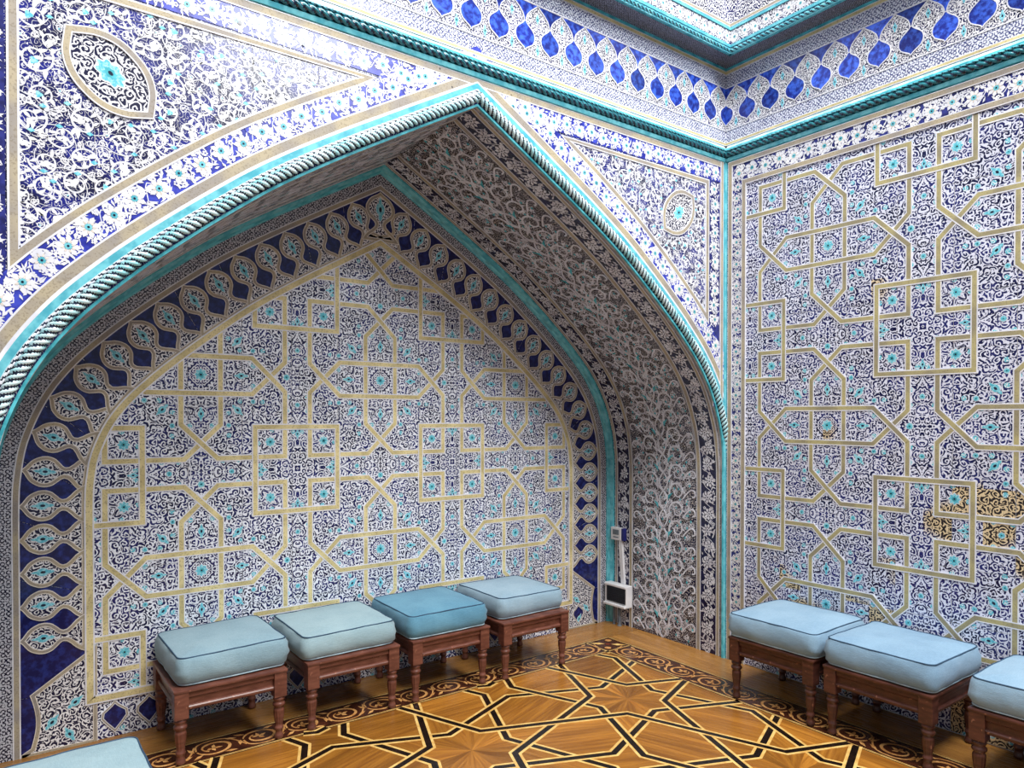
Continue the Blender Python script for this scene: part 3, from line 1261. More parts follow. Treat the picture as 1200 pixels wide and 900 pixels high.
# ------------------------------------------------------------------ strapwork panels
LOOP = [(.19, .51), (0, .70), (-.16, .86), (-.86, .86), (-.86, .16), (-.70, 0), (-.51, -.19), (.51, -.19), (.70, 0), (.86, .16), (.86, .86), (.16, .86), (0, .70),
        (-.19, .51), (-.19, -.51), (0, -.70), (.16, -.86), (.86, -.86), (.86, -.16), (.70, 0), (.51, .19), (-.51, .19), (-.70, 0), (-.86, -.16), (-.86, -.86),
        (-.16, -.86), (0, -.70), (.19, -.51)]


def strapwork(parent, mp, cu, cv, us, vs, inside, key, h, W=.033):
    """knotted bands: one closed loop per cross and one square per corner between four crosses"""
    for i in us:
        for j in vs:
            loop = [(cu + (2 * i + a) * P, cv + (2 * j + b) * P) for a, b in LOOP]
            for run in chop(loop, inside, True):
                def hs(k, run=run):
                    dx, dy = run[(k + 1) % len(run)][0] - run[k][0], run[(k + 1) % len(run)][1] - run[k][1]
                    if abs(dx) < .004:
                        return 0.0
                    if abs(dy) < .004:
                        return .0006
                    return .0003 if dx * dy > 0 else .0009
                full = math.hypot(run[0][0] - run[-1][0], run[0][1] - run[-1][1]) < 1e-6
                strip(parent, mp, run[:-1] if full else run, key, W, h, full, edge=.0055, name='strap', hs=(lambda k, run=run, hs=hs: hs(k % (len(run) - 1))), h0=.004)
            e = .46
            sq = [(cu + (2 * i + 1 + a) * P, cv + (2 * j + 1 + b) * P) for a, b in ((-e, -e), (e, -e), (e, e), (-e, e))]
            for run in chop(sq, inside, True):
                full = math.hypot(run[0][0] - run[-1][0], run[0][1] - run[-1][1]) < 1e-6
                strip(parent, mp, run[:-1] if full else run, key, W, h + .0012, full, edge=.0055, name='strap', h0=.004)


def rosettes(parent, mp, cu, cv, us, vs, inside, h):
    spots = []
    for (a, b, k, rot, s) in ((0, 0, 'r', 0, .050), (0, .40, 'b', 0, .034), (.40, 0, 'b', PI / 2, .034), (0, -.40, 'b', PI, .034), (-.40, 0, 'b', -PI / 2, .034),
                              (0, .88, 'r', 0, .030), (.88, 0, 'r', 0, .030)):
        spots.append((a, b, k, rot, s))
    for sx in (-1, 1):
        for sy in (-1, 1):
            spots.append((.70 * sx, .70 * sy, 'r', 0, .044))
            spots.append((.36 * sx, .36 * sy, 'b', math.atan2(sy, sx) - PI / 2, .036))
            spots.append((.52 * sx, .27 * sy, 'r', 0, .022))
            spots.append((.27 * sx, .52 * sy, 'r', 0, .022))
            spots.append((1 - .13 * sx, 1 - .13 * sy, 'r', 0, .024))
    spots += [(1, .62, 'b', 0, .026), (.62, 1, 'b', PI / 2, .026), (1, 1.38, 'b', PI, .026), (1.38, 1, 'b', -PI / 2, .026), (.45, 1, 'r', 0, .0), (1, .30, 'r', 0, .024), (.30, 1, 'r', 0, .024), (1, 1.7, 'r', 0, .024), (1.7, 1, 'r', 0, .024)]
    for i in us:
        for j in vs:
            for a, b, k, rot, s in spots:
                if s <= 0:
                    continue
                u, v = cu + (2 * i + a) * P, cv + (2 * j + b) * P
                if inside(u, v) and inside(u + .03, v) and inside(u - .03, v) and inside(u, v + .03) and inside(u, v - .03):
                    sc = s * P * 1.25
                    if k == 'r':
                        stamp(ROSETTE, 'rosette', parent, frame_at(mp, u, v, h, rot, sc, sc))
                    else:
                        stamp(BUD, 'turquoise_bud', parent, frame_at(mp, u, v, h, rot, sc * .95, sc * 1.15))


SF = .387          # distance of the panel frame inside the arch
ZB = .193
fh = arch_half(SF)
frame_line = [(XA + a, b) for a, b in fh if b > ZB] + [(XA - a, b) for a, b in fh[-2::-1] if b > ZB]
x_in = fh[0][0]


def in_panel(x, z):
    return abs(x - XA) < x_in - .004 and z > ZB + .004 and z < arch_z(x - XA, SF) - .004


strip(WALL_N, on_niche, [(XA + x_in, ZB)] + frame_line + [(XA - x_in, ZB)], 'cream', .040, .0125, True, edge=.0065, name='panel_frame')
strapwork(WALL_N, on_niche, XA, Z0, (-2, -1, 0, 1), (-2, -1, 0, 1), in_panel, 'cream', .0062)
rosettes(WALL_N, on_niche, XA, Z0, (-2, -1, 0, 1), (-2, -1, 0, 1), in_panel, .0048)


def in_right(u, v):
    return u > .160 and v < 2.900 and u < YE - .05 and v > .2


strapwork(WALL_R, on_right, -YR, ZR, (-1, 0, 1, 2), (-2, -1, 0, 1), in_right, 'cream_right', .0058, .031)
rosettes(WALL_R, on_right, -YR, ZR, (-1, 0, 1), (-2, -1, 0, 1), in_right, .0048)

# ------------------------------------------------------------------ palmette border of the niche back wall
S0, S1 = .118, .370       # outer and inner edge of the dark border
band_tiles(WALL_N, on_niche, 'navy_glaze', arch_line(S0 - .012, 90), arch_line(S1 + .012, 90), .0062)
band_tiles(WALL_N, on_niche, 'small_dark', arch_line(.040, 90), arch_line(.098, 90), .0066, name='edging_tile')
strip(WALL_N, on_niche, arch_line(.110, 90), 'tan', .030, .0105, edge=.005)
SM = .245
PM = arch_half(SM, 200)
PML = lengths(PM)
PW = [(0, .50), (.03, .50), (.08, .44), (.14, .36), (.20, .24), (.27, .135), (.34, .105), (.40, .14), (.46, .25), (.53, .36), (.61, .405), (.69, .40), (.76, .35), (.80, .31), (.84, .25), (.87, .18), (.91, .075), (.945, 0)]


def pw(n):
    for (a, b) in zip(PW[:-1], PW[1:]):
        if a[0] <= n <= b[0]:
            return a[1] + (b[1] - a[1]) * (n - a[0]) / (b[0] - a[0])
    return 0


def palmette_at(t, sign):
    """local (across, outward) -> niche wall coordinates"""
    j = 0
    while j < len(PML) - 2 and PML[j + 1] < t:
        j += 1
    f = (t - PML[j]) / (PML[j + 1] - PML[j])
    a, b = PM[j], PM[j + 1]
    l = math.hypot(b[0] - a[0], b[1] - a[1])
    p = (a[0] + (b[0] - a[0]) * f, a[1] + (b[1] - a[1]) * f)
    tx, tz = (b[0] - a[0]) / l, (b[1] - a[1]) / l
    nx, nz = tz, -tx          # outward

    def fn(u, n):
        o = (SM - S1) * -1 * 0 + (n - .5) * (S1 - S0)
        return (XA + sign * (p[0] + tx * u + nx * o), p[1] + tz * u + nz * o)
    return fn, math.atan2(nz, sign * nx) - PI / 2


def palmette(parent, mp, fn, pitch, rot, big=1.0, name='palmette', dz=0.0):
    ns = [.02 + .93 * k / 26 for k in range(27)]
    R = [fn(pw(n) * pitch, n) for n in ns]
    Lf = [fn(-pw(n) * pitch, n) for n in ns]
    out = R + Lf[::-1][1:]
    area2 = sum(a[0] * b[1] - b[0] * a[1] for a, b in zip(out, out[1:] + out[:1]))
    if area2 < 0:
        out = out[::-1]
    m = MB()
    m.plate(out, mp, .0072, 'bulb_fill', .006)
    m.ribbon(out[:], [-.0092 * big, -.0056 * big, .0056 * big, .0092 * big], ['ivory_glaze', 'tan', 'ivory_glaze'], mp, .0098 + dz, .006, True)
    o = m.build(name, parent)
    c = fn(0, .64)
    b = stamp(BUD, 'turquoise_bud', o, frame_at(mp, c[0], c[1], .0082, rot, pitch * .15 * big, pitch * .20 * big))
    return o


pitch = .1475
tot = PML[-1]
nu = int((tot - .27 - .13) / pitch)
for sign in (-1, 1):
    for k in range(nu):
        t = tot - .135 - k * pitch
        fn, rot = palmette_at(t, sign)
        palmette(WALL_N, on_niche, fn, pitch, rot, dz=.0006 * (k % 2))
za = arch_half(S1)[-1][1]
palmette(WALL_N, on_niche, lambda u, n: (XA + u, za - .01 + n * .285), .20, 0, 1.15, dz=.0014)
# foot of the border: navy drops below the panel frame, and corner fields
for sign in (-1, 1):
    xo, xi = XA + sign * (HW - .128), XA + sign * (x_in - .02)
    top = tot - .135 - (nu - 1) * pitch
    zt = top - pitch * .56
    pts = [(xi, zt - .01), (xi, .003), (xo, .003)]
    for k in range(19):
        f = k / 18
        pts.append((xo + (xi - xo) * (.12 + .10 * abs(math.sin(f * PI * 1.5)) if f < .6 else .12 + (f - .6) * 2.2) * 1.0 if f > 0 else xo, .003 + (zt - .003) * f))
    if sign > 0:
        pts = pts[::-1]
    g = MB()
    g.plate(pts, on_niche, .0071, 'bulb_fill', .006)
    g.ribbon(pts, [-.0095, -.0065, .0065, .0095], ['ivory_glaze', 'tan', 'ivory_glaze'], on_niche, .0093, .006, True)
    o = g.build('corner_field', WALL_N)
    for q, (du, v, r) in enumerate(((.10, .13, .7), (.16, .06, -.5), (.18, .20, .9))):
        stamp(BUD, 'turquoise_bud', o, frame_at(on_niche, xo + (xi - xo) * du / .25, v, .0082, sign * r, .022, .026))
for k in range(21):
    u = XA - x_in + .10 + k * .145
    pts = [(u, .170), (u + .018, .150), (u + .052, .122), (u + .056, .092), (u + .034, .062), (u, .022), (u - .034, .062), (u - .056, .092), (u - .052, .122), (u - .018, .150)]
    g = MB()
    g.plate(pts, on_niche, .0072, 'navy_glaze', .004)
    g.ribbon(pts, [-.010, -.0075, -.001, .002], ['white_glaze', 'tan', 'white_glaze'], on_niche, .0092, .004, True)
    g.build('navy_drop', WALL_N)

# turquoise cove where vault and back wall meet
m = MB()
al = arch_line(0.0, 90)
n = offset(al, 1.0)
nr = [(b[0] - a[0], b[1] - a[1]) for a, b in zip(al, n)]
prof = [(.0, .058), (.014, .053), (.022, .040), (.026, .030), (.034, .022), (.040, .013), (.042, .0)]
keys = ['turq_deep', 'turq', 'turq', 'turq_deep', 'turq', 'turq_deep']
for (p, q), k in zip(zip(prof[:-1], prof[1:]), keys):
    for i in range(len(al) - 1):
        f = []
        for idx, pr in ((i, p), (i + 1, p), (i + 1, q), (i, q)):
            f.append((al[idx][0] + nr[idx][0] * pr[0], D - pr[1], al[idx][1] + nr[idx][1] * pr[0]))
        m.face(f, k)
o = m.build('trim_6')
tag(o, 'turquoise cove framing the back wall of the niche', None, None, 'structure')

# ------------------------------------------------------------------ vault ornament
vts = lambda y: [(ATOT * k / 160, y) for k in range(161)]
for y, w, key in ((.930, .024, 'tan'), (.788, .030, 'tan'), (.189, .032, 'tan'), (.040, .026, 'tan')):
    strip(WALL_V, on_vault, vts(y), key, w, .008, edge=.0045)
for y0, y1, sd in ((.803, .918, 21), (.053, .173, 22)):
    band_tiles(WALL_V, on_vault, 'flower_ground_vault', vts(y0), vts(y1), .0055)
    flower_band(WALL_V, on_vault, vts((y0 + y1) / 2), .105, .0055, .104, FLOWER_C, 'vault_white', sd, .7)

# central scroll panel: crossing waves down the middle and spiral branches to both sides
YC, U = .488, .125
m = MB()
ncell = int(ATOT / 2 / U)
vine = 'vault_white'
for hf in (0, 1):
    tm = (lambda t: t) if hf == 0 else (lambda t: ATOT - t)
    mpv = (lambda t, y, h, tm=tm: on_vault(tm(t), y, h))
    for sd in (-1, 1):
        pts = [(k * U / 8, YC + sd * .036 * math.sin(PI * k / 8)) for k in range(ncell * 8 + 1)]
        m.ribbon(pts, [-.0048, .0048], [vine], mpv, .0078, .005)
    for c in range(ncell):
        t0 = c * U
        for sd in (-1, 1):
            # main branch sweeping out and curling back into a spiral
            big = .068
            ctr = (t0 + U * .52 + (.0 if sd > 0 else U * .5), YC + sd * .118)
            pts = [(t0 + U * (.0 if sd > 0 else .5), YC + sd * .004)]
            for k in range(23):
                f = k / 22
                a = -PI * .62 + f * 2 * PI * 1.25
                r = big * (1 - .80 * f)
                pts.append((ctr[0] + r * math.cos(a), ctr[1] + sd * r * math.sin(a)))
            for k in range(len(pts) - 1):
                w = .0066 * (1 - .55 * k / len(pts))
                m.ribbon(pts[k:k + 2], [-w, w], [vine], mpv, .0074 + .0002 * (k % 2), .005)
            for k in range(4, len(pts) - 2, 3):
                a, b = pts[k], pts[k + 1]
                d = math.atan2(b[1] - a[1], b[0] - a[0]) - sd * .8
                l = .036 if k < 12 else .024
                ca, sa = math.cos(d), math.sin(d)
                q = [(0, 0), (l * .4, -l * .22), (l, -sd * l * .25), (l * .5, l * .22)]
                m.face([mpv(a[0] + u * ca - v * sa, a[1] + u * sa + v * ca, .0079) for u, v in q], vine)
            # outer branch to the margin
            pts = [(ctr[0] - .045, ctr[1] + sd * .050), (ctr[0] - .012, ctr[1] + sd * .078), (ctr[0] + .018, ctr[1] + sd * .118), (ctr[0] + .008, ctr[1] + sd * .146), (ctr[0] - .02, ctr[1] + sd * .150), (ctr[0] - .028, ctr[1] + sd * .128)]
            pts = catmull(pts, 4)
            m.ribbon(pts, [-.0046, .0046], [vine], mpv, .0081, .005)
            # leaf at the root of the branch
            a = (t0 + U * (.25 if sd > 0 else .75), YC + sd * .055)
            q = [(-.03, -sd * .012), (-.004, sd * .006), (.026, sd * .030), (.006, -sd * .012)]
            m.face([mpv(a[0] + u, a[1] + v, .0086) for u, v in q], 'turq_deep' if c % 2 else vine)
o = m.build('scrollwork', WALL_V)
o['kind'] = 'stuff'

scroll_field(WALL_V, on_vault, lambda t, y: .217 < y < .758 and 0.01 < t < ATOT - .01, (0, ATOT, .215, .76), .0056, 77, 900, .011, .030, 'vault_white', 'turq_deep', 'scrollwork')

# ------------------------------------------------------------------ floor
def mat_wood(name, c1, c2, c3, rough=0.22, rand=0.35, grain=1.0):
    m = NT(name, rough, 0.5)
    uvn = m.n('ShaderNodeUVMap')
    v = m.vmath('ADD', m.vmath('MULTIPLY', uvn.outputs[0], (3.0, 60.0, 1.0)), m.comb(m.math('MULTIPLY', m.rnd(), 37.0), m.math('MULTIPLY', m.rnd(), 91.0), 0.0))
    f = m.step(m.noise(v, 1.0, 4.0, 0.6), 0.3, 0.7)
    g = m.step(m.noise(m.vmath('MULTIPLY', v, (0.35, 0.12, 1)), 1.0, 2.0), 0.35, 0.7)
    c = m.mix(f, c1, c2)
    c = m.mix(m.math('MULTIPLY', g, 0.6), c, c3)
    hs = m.n('ShaderNodeHueSaturation')
    m.put(hs.inputs['Value'], m.math('ADD', m.math('MULTIPLY', m.rnd(), rand), 1 - rand / 2))
    m.put(hs.inputs['Color'], c)
    m.base(hs.outputs[0])
    m.put(m.b.inputs['Roughness'], m.math('ADD', m.math('MULTIPLY', f, 0.10), rough))
    return m.mat


M['wood'] = mat_wood('oak_parquet', lin((182, 122, 48)), lin((140, 86, 30)), lin((106, 64, 24)), rand=0.5)
M['wood_plain'] = mat_wood('oak_boards', lin((180, 130, 68)), lin((150, 104, 50)), lin((128, 86, 44)), rand=0.16)
M['ebony'] = mat_mottle('ebony_inlay', lin((20, 14, 12)), lin((36, 24, 18)), 30, 0.25)
M['maple'] = mat_mottle('maple_inlay', lin((238, 200, 124)), lin((214, 168, 92)), 18, 0.25)
M['walnut'] = mat_mottle('walnut_ground', lin((50, 24, 16)), lin((76, 38, 24)), 24, 0.25)
M['inlay'] = mat_mottle('pale_scroll_inlay', lin((222, 168, 104)), lin((180, 122, 66)), 26, 0.28)
M['redline'] = mat_mottle('red_brown_line', lin((110, 44, 28)), lin((90, 36, 24)), 24, 0.3)

FX1, FX0 = -.300, -.508       # right border: outer and inner line
FY1, FY0 = .712, .505         # far border
mb = MB()
z = -.006
mb.face([(-4.2, -3.6, z), (.05, -3.6, z), (.05, D + .05, z), (-4.2, D + .05, z)], 'wood_plain')
mb.face([(-4.2, -3.6, z - .1), (-4.2, D + .05, z - .1), (.05, D + .05, z - .1), (.05, -3.6, z - .1)], 'wood_plain')
FLOOR = mb.build('floor', uv=True)
tag(FLOOR, 'polished inlaid parquet floor with black and cream star strapwork', None, None, 'structure')

# plain boards between border and walls
rnd = random.Random(4)


def boards(x0, x1, y0, y1, along, wid):
    u = (x0, x1) if along == 'x' else (y0, y1)
    w = (y0, y1) if along == 'x' else (x0, x1)
    n = max(1, round((w[1] - w[0]) / wid))
    for k in range(n):
        a, b = w[0] + (w[1] - w[0]) * k / n + .0004, w[0] + (w[1] - w[0]) * (k + 1) / n - .0004
        p = u[0] - rnd.uniform(0, .5)
        while p < u[1]:
            q = p + rnd.uniform(.6, 1.0)
            c, d = max(p, u[0]) + .0004, min(q, u[1]) - .0004
            p = q
            if d - c < .03:
                continue
            m = MB()
            pts = [(c, a), (d, a), (d, b), (c, b)] if along == 'x' else [(a, c), (b, c), (b, d), (a, d)]
            m.plate(pts, on_floor, 0.0, 'wood_plain', -.006, 0.0 if along == 'x' else PI / 2)
            m.build('floor_board', FLOOR, uv=True)


boards(-3.69, .0, FY1 + .003, D, 'x', .1)
boards(FX1 + .003, -.002, -2.6, FY1, 'y', .1)

# star lattice
SP = .985
CX, CY = -.958, -.105
XLIM, YLIM = -3.60, -1.70
r1, r2 = .195, .138
BD = r1 + SP / 2 * math.tan(PI / 8)
inside_field = lambda x, y: XLIM < x < FX0 and YLIM < y < FY0
chains = []
NI = range(-4, 3)
for j in range(-3, 3):
    for sg in (1, -1):
        ch, cv = [], []
        for i in NI:
            ch += [(CX + SP * i, CY + SP * j + sg * r1), (CX + SP * (i + .5), CY + SP * j + sg * BD)]
            cv += [(CX + SP * j + sg * r1, CY + SP * i), (CX + SP * j + sg * BD, CY + SP * (i + .5))]
        chains += [ch, cv]
for i0 in range(-6, 6):
    for k0 in (0, 1):
        ch, x, y = [], i0, 3
        ca, xa, ya = [], i0, -4
        for k in range(9):
            ch += [(CX + SP * x + r2, CY + SP * y + r2), (CX + SP * (x + 1) - r2, CY + SP * y - r2)]
            x, y = x + 1, y - 1
            ca += [(CX + SP * xa + r2, CY + SP * ya - r2), (CX + SP * (xa + 1) - r2, CY + SP * ya + r2)]
            xa, ya = xa + 1, ya + 1
        if k0 == 0:
            chains += [ch, ca]
        else:   # the other strand of the same staircase, turned about the star centre
            chains += [[(2 * CX - p[0], 2 * CY - p[1]) for p in ch], [(2 * CX - p[0], 2 * CY - p[1]) for p in ca]]
segs, runs = [], []
seen = set()
for ch in chains:
    for run in chop(ch, inside_field):
        key = tuple(sorted(((round(a, 3), round(b, 3)) for a, b in run)))
        if key in seen:
            continue
        seen.add(key)
        runs.append(run)
        segs += list(zip(run[:-1], run[1:]))
for k, run in enumerate(runs):
    m = MB()
    m.ribbon(run, [-.0275, -.0145, .0145, .0275], ['maple', 'ebony', 'maple'], on_floor, .0006 + .00004 * k, -.001)
    m.build('inlay_strap', FLOOR)


# wooden pieces between the straps: trace the faces of the lattice
def faces_of(segs, box):
    x0, x1, y0, y1 = box
    S = segs + [((x0, y0), (x1, y0)), ((x1, y0), (x1, y1)), ((x1, y1), (x0, y1)), ((x0, y1), (x0, y0))]
    cuts = [[0.0, 1.0] for _ in S]
    for i in range(len(S)):
        (ax, ay), (bx, by) = S[i]
        for j in range(i + 1, len(S)):
            (cx, cy), (dx, dy) = S[j]
            if max(ax, bx) < min(cx, dx) - 1e-3 or max(cx, dx) < min(ax, bx) - 1e-3 or max(ay, by) < min(cy, dy) - 1e-3 or max(cy, dy) < min(ay, by) - 1e-3:
                continue
            den = (bx - ax) * (dy - cy) - (by - ay) * (dx - cx)
            if abs(den) < 1e-9:
                continue
            t = ((cx - ax) * (dy - cy) - (cy - ay) * (dx - cx)) / den
            u = ((cx - ax) * (by - ay) - (cy - ay) * (bx - ax)) / den
            if -0.01 < t < 1.01 and -0.01 < u < 1.01:
                cuts[i].append(min(max(t, 0), 1))
                cuts[j].append(min(max(u, 0), 1))
    ids, pts, adj = {}, [], {}

    def vid(x, y):
        kx, ky = round(x / .006), round(y / .006)
        for a in (-1, 0, 1):
            for b in (-1, 0, 1):
                if (kx + a, ky + b) in ids:
                    q = ids[(kx + a, ky + b)]
                    if math.hypot(pts[q][0] - x, pts[q][1] - y) < .006:
                        return q
        ids[(kx, ky)] = len(pts)
        pts.append((x, y))
        return len(pts) - 1
    for (a, b), c in zip(S, cuts):
        c = sorted(c)
        v = [vid(a[0] + (b[0] - a[0]) * t, a[1] + (b[1] - a[1]) * t) for t in c]
        for p, q in zip(v[:-1], v[1:]):
            if p != q:
                adj.setdefault(p, set()).add(q)
                adj.setdefault(q, set()).add(p)
    order = {p: sorted(q, key=lambda w: math.atan2(pts[w][1] - pts[p][1], pts[w][0] - pts[p][0])) for p, q in adj.items()}
    used, out = set(), []
    for p in adj:
        for q in adj[p]:
            if (p, q) in used:
                continue
            f, a, b = [], p, q
            while (a, b) not in used and len(f) < 80:
                used.add((a, b))
                f.append(a)
                o = order[b]
                a, b = b, o[o.index(a) - 1]
            poly = [pts[w] for w in f]
            ar = sum(s[0] * e[1] - e[0] * s[1] for s, e in zip(poly, poly[1:] + poly[:1])) / 2
            if 3e-4 < ar < .6:
                out.append((poly, ar))
    return out


for poly, ar in faces_of(segs, (XLIM, FX0, YLIM, FY0)):
    cx = sum(p[0] for p in poly) / len(poly)
    cy = sum(p[1] for p in poly) / len(poly)
    if max(p[1] for p in poly) < -1.25:
        continue
    star = None
    for i in range(-3, 2):
        for j in range(-2, 2):
            c = (CX + SP * i, CY + SP * j)
            if math.hypot(c[0] - cx, c[1] - cy) < .05 and len(poly) >= 12:
                star = c
    if star:
        n = len(poly)
        for k in range(n):
            a, b = poly[k], poly[(k + 1) % n]
            m = MB()
            m.plate([star, a, b], on_floor, 0.0, 'wood', -.006, math.atan2((a[1] + b[1]) / 2 - star[1], (a[0] + b[0]) / 2 - star[0]))
            m.build('star_wedge', FLOOR, uv=True)
    else:
        # grain follows the longest side
        g = max(((math.hypot(b[0] - a[0], b[1] - a[1]), math.atan2(b[1] - a[1], b[0] - a[0])) for a, b in zip(poly, poly[1:] + poly[:1])))[1]
        m = MB()
        m.plate(poly, on_floor, 0.0, 'wood', -.006, g)
        m.build('parquet_panel', FLOOR, uv=True)

# scrolled border
BWD = FY1 - FY0
m = MB()
BH = .0
for x0, x1, y0, y1, nm in ((-3.69, FX1, FY0, FY1, 'border_ground'), (FX0, FX1, -2.6, FY0, 'border_ground')):
    n = max(1, round(max(x1 - x0, y1 - y0) / .5))
    for k in range(n):
        m = MB()
        if x1 - x0 > y1 - y0:
            a, b = x0 + (x1 - x0) * k / n, x0 + (x1 - x0) * (k + 1) / n
            m.plate([(a, y0), (b, y0), (b, y1), (a, y1)], on_floor, .0002, 'walnut', -.006)
        else:
            a, b = y0 + (y1 - y0) * k / n, y0 + (y1 - y0) * (k + 1) / n
            m.plate([(x0, a), (x1, a), (x1, b), (x0, b)], on_floor, .0002, 'walnut', -.006)
        m.build(nm, FLOOR)
for pts in (seg2((-3.69, FY1), (FX1, FY1)) + [(FX1, -2.6)], seg2((-3.69, FY0), (FX0, FY0)) + [(FX0, -2.6)], [(FX0, FY0), (FX0, FY1)], [(FX0, FY0), (FX1, FY0)]):
    m = MB()
    m.ribbon(pts, [-.010, -.006, -.002, .002, .006, .010], ['ebony', 'maple', 'redline', 'maple', 'ebony'], on_floor, .0012, 0)
    m.build('inlay_line', FLOOR)


def border_motif(mp, s0, flip):
    """one curling scroll with a leaf, and the stem to the next"""
    m = MB()
    sg = -1 if flip else 1
    c = (s0, 0.0)
    pts = []
    for k in range(31):
        f = k / 30
        a = PI * .95 - f * 2 * PI * 1.12
        r = .062 * (1 - .5 * max(0, f - .45) / .55)
        pts.append((c[0] + r * math.cos(a) * 1.15, sg * r * math.sin(a)))
    for k in range(30):
        w = .0055 * (.6 + .7 * math.sin(PI * min(1, k / 26)))
        m.ribbon(pts[k:k + 2], [-w, w], ['inlay'], mp, .0011 + .0001 * (k % 2), 0)
    e = pts[-1]
    for d, l in ((.3, .045), (1.5, .036), (-1.0, .034), (2.8, .03)):
        ca, sa = math.cos(d), math.sin(d) * sg
        q = [(0, 0), (l * .45, -.009), (l, .004), (l * .5, .010)]
        m.face([mp(c[0] - .004 + x * ca - y * sa, x * sa + y * ca, .0014) for x, y in q], 'inlay')
    st = catmull([(c[0] - .072, sg * -.002), (c[0] - .060, sg * -.055), (c[0] - .01, sg * -.080), (c[0] + .06, sg * -.070), (c[0] + .105, sg * -.02), (c[0] + .135, sg * .05)], 5)
    m.ribbon(st, [-.004, .004], ['inlay'], mp, .0009, 0)
    for x, y, d in ((.085, -.052, .5), (.115, .015, 1.9), (.06, .072, .2), (-.075, .062, 2.6)):
        d *= sg
        ca, sa = math.cos(d), math.sin(d)
        q = [(-.026, 0), (-.004, -.010), (.030, .002), (0, .010)]
        m.face([mp(c[0] + x + u * ca - v * sa, sg * y + u * sa + v * ca, .0013) for u, v in q], 'inlay')
    m.build('border_scroll', FLOOR)


ym = (FY0 + FY1) / 2
xm = (FX0 + FX1) / 2
k = 0
x = FX0 - .11
while x > -3.55:
    border_motif(lambda u, v, h: (u, ym + v, h), x, k % 2)
    x -= .205
    k += 1
y = FY0 - .11
k = 0
while y > -1.95:
    border_motif(lambda u, v, h: (xm + v, u, h), y, k % 2)
    y -= .205
    k += 1
m = MB()
for dx, dy in ((.055, .055), (-.055, -.055)):
    disc(m, xm + dx, ym + dy, .022, 14, 'inlay', .0015)
for a in (PI * 3 / 4, -PI / 4):
    ca, sa = math.cos(a), math.sin(a)
    m.face([(xm + x * ca - y * sa, ym + x * sa + y * ca, .0012) for x, y in ((.02, 0), (.06, -.02), (.12, 0), (.06, .02))], 'maple')
disc(m, xm, ym, .02, 12, 'redline', .0012)
m.build('corner_inlay', FLOOR)

# ------------------------------------------------------------------ stools
def mat_paint_wood(name, c1, c2, rough=0.32):
    m = NT(name, rough, 0.5)
    p = m.n('ShaderNodeTexCoord').outputs['Object']
    f = m.step(m.noise(m.vmath('MULTIPLY', p, (9, 9, 40)), 1.5, 3.0), 0.3, 0.7)
    c = m.mix(f, c1, c2)
    w = m.step(m.noise(p, 55, 3.0), 0.66, 0.72)
    c = m.mix(m.math('MULTIPLY', w, 0.5), c, lin((176, 120, 96)))
    m.base(c)
    return m.mat


M['mahogany'] = mat_paint_wood('red_brown_wood', lin((120, 74, 60)), lin((92, 52, 42)))
M['mahogany_dark'] = mat_paint_wood('dark_brown_wood', lin((90, 52, 42)), lin((62, 35, 29)))


def mat_linen(name, c1, c2):
    m = NT(name, 0.85, 0.15)
    p = m.n('ShaderNodeTexCoord').outputs['Object']
    s = m.sep(p)
    f = m.step(m.noise(p, 5, 3.0), 0.3, 0.7)
    c = m.mix(f, c1, c2)
    w1 = m.noise(m.vmath('MULTIPLY', p, (40, 400, 400)), 1.0, 2.0)
    w2 = m.noise(m.vmath('MULTIPLY', p, (400, 40, 400)), 1.0, 2.0)
    weave = m.math('ADD', w1, w2)
    c = m.mix(m.math('MULTIPLY', m.step(weave, 0.85, 1.2), 0.22), c, tuple(min(1, x * 1.35 + .03) for x in c1[:3]) + (1,))
    m.base(c)
    m.bump(m.math('ADD', weave, m.math('MULTIPLY', m.noise(p, 22, 3.0), 2.0)), 0.35, 0.003)
    m.put(m.b.inputs['Sheen Weight'], 0.2)
    return m.mat


M['linen_grey'] = mat_linen('grey_blue_linen', lin((142, 170, 182)), lin((126, 156, 170)))
M['linen_pale'] = mat_linen('pale_blue_linen', lin((152, 178, 186)), lin((138, 166, 176)))
M['linen_deep'] = mat_linen('deep_blue_linen', lin((98, 148, 172)), lin((82, 132, 158)))
M['linen_soft'] = mat_linen('soft_blue_linen', lin((146, 172, 188)), lin((132, 160, 178)))
M['linen_blue'] = mat_linen('blue_linen', lin((134, 166, 190)), lin((118, 150, 176)))
M['linen_blue2'] = mat_linen('clear_blue_linen', lin((140, 170, 192)), lin((124, 156, 180)))
M['piping_dark'] = mat_mottle('dark_piping', lin((48, 78, 104)), lin((38, 64, 90)), 40, 0.8)
M['piping_light'] = mat_mottle('light_piping', lin((196, 218, 226)), lin((176, 204, 216)), 40, 0.8)

SW, SH = .49, .327        # stool width and height


def box_mb(m, x0, x1, y0, y1, z0, z1, key, bev=.004):
    """box with chamfered edges"""
    bm = bmesh.new()
    bmesh.ops.create_cube(bm, size=1)
    for v in bm.verts:
        v.co = Vector(((x0 + x1) / 2 + v.co.x * (x1 - x0), (y0 + y1) / 2 + v.co.y * (y1 - y0), (z0 + z1) / 2 + v.co.z * (z1 - z0)))
    if bev:
        bmesh.ops.bevel(bm, geom=bm.edges[:], offset=bev, segments=2, affect='EDGES', profile=.6)
    for f in bm.faces:
        m.face([v.co[:] for v in f.verts], key)
    bm.free()


LEGP = [(.0, .017), (.004, .020), (.014, .0205), (.020, .018), (.030, .0155), (.040, .0165), (.044, .019), (.050, .021), (.056, .019), (.060, .0165), (.070, .0175), (.090, .0205), (.112, .0235), (.130, .0245), (.140, .0235), (.146, .020),
        (.150, .021), (.156, .0265), (.162, .0285), (.168, .0265), (.173, .021), (.178, .0215), (.184, .026), (.190, .0265), (.196, .022), (.200, .020)]


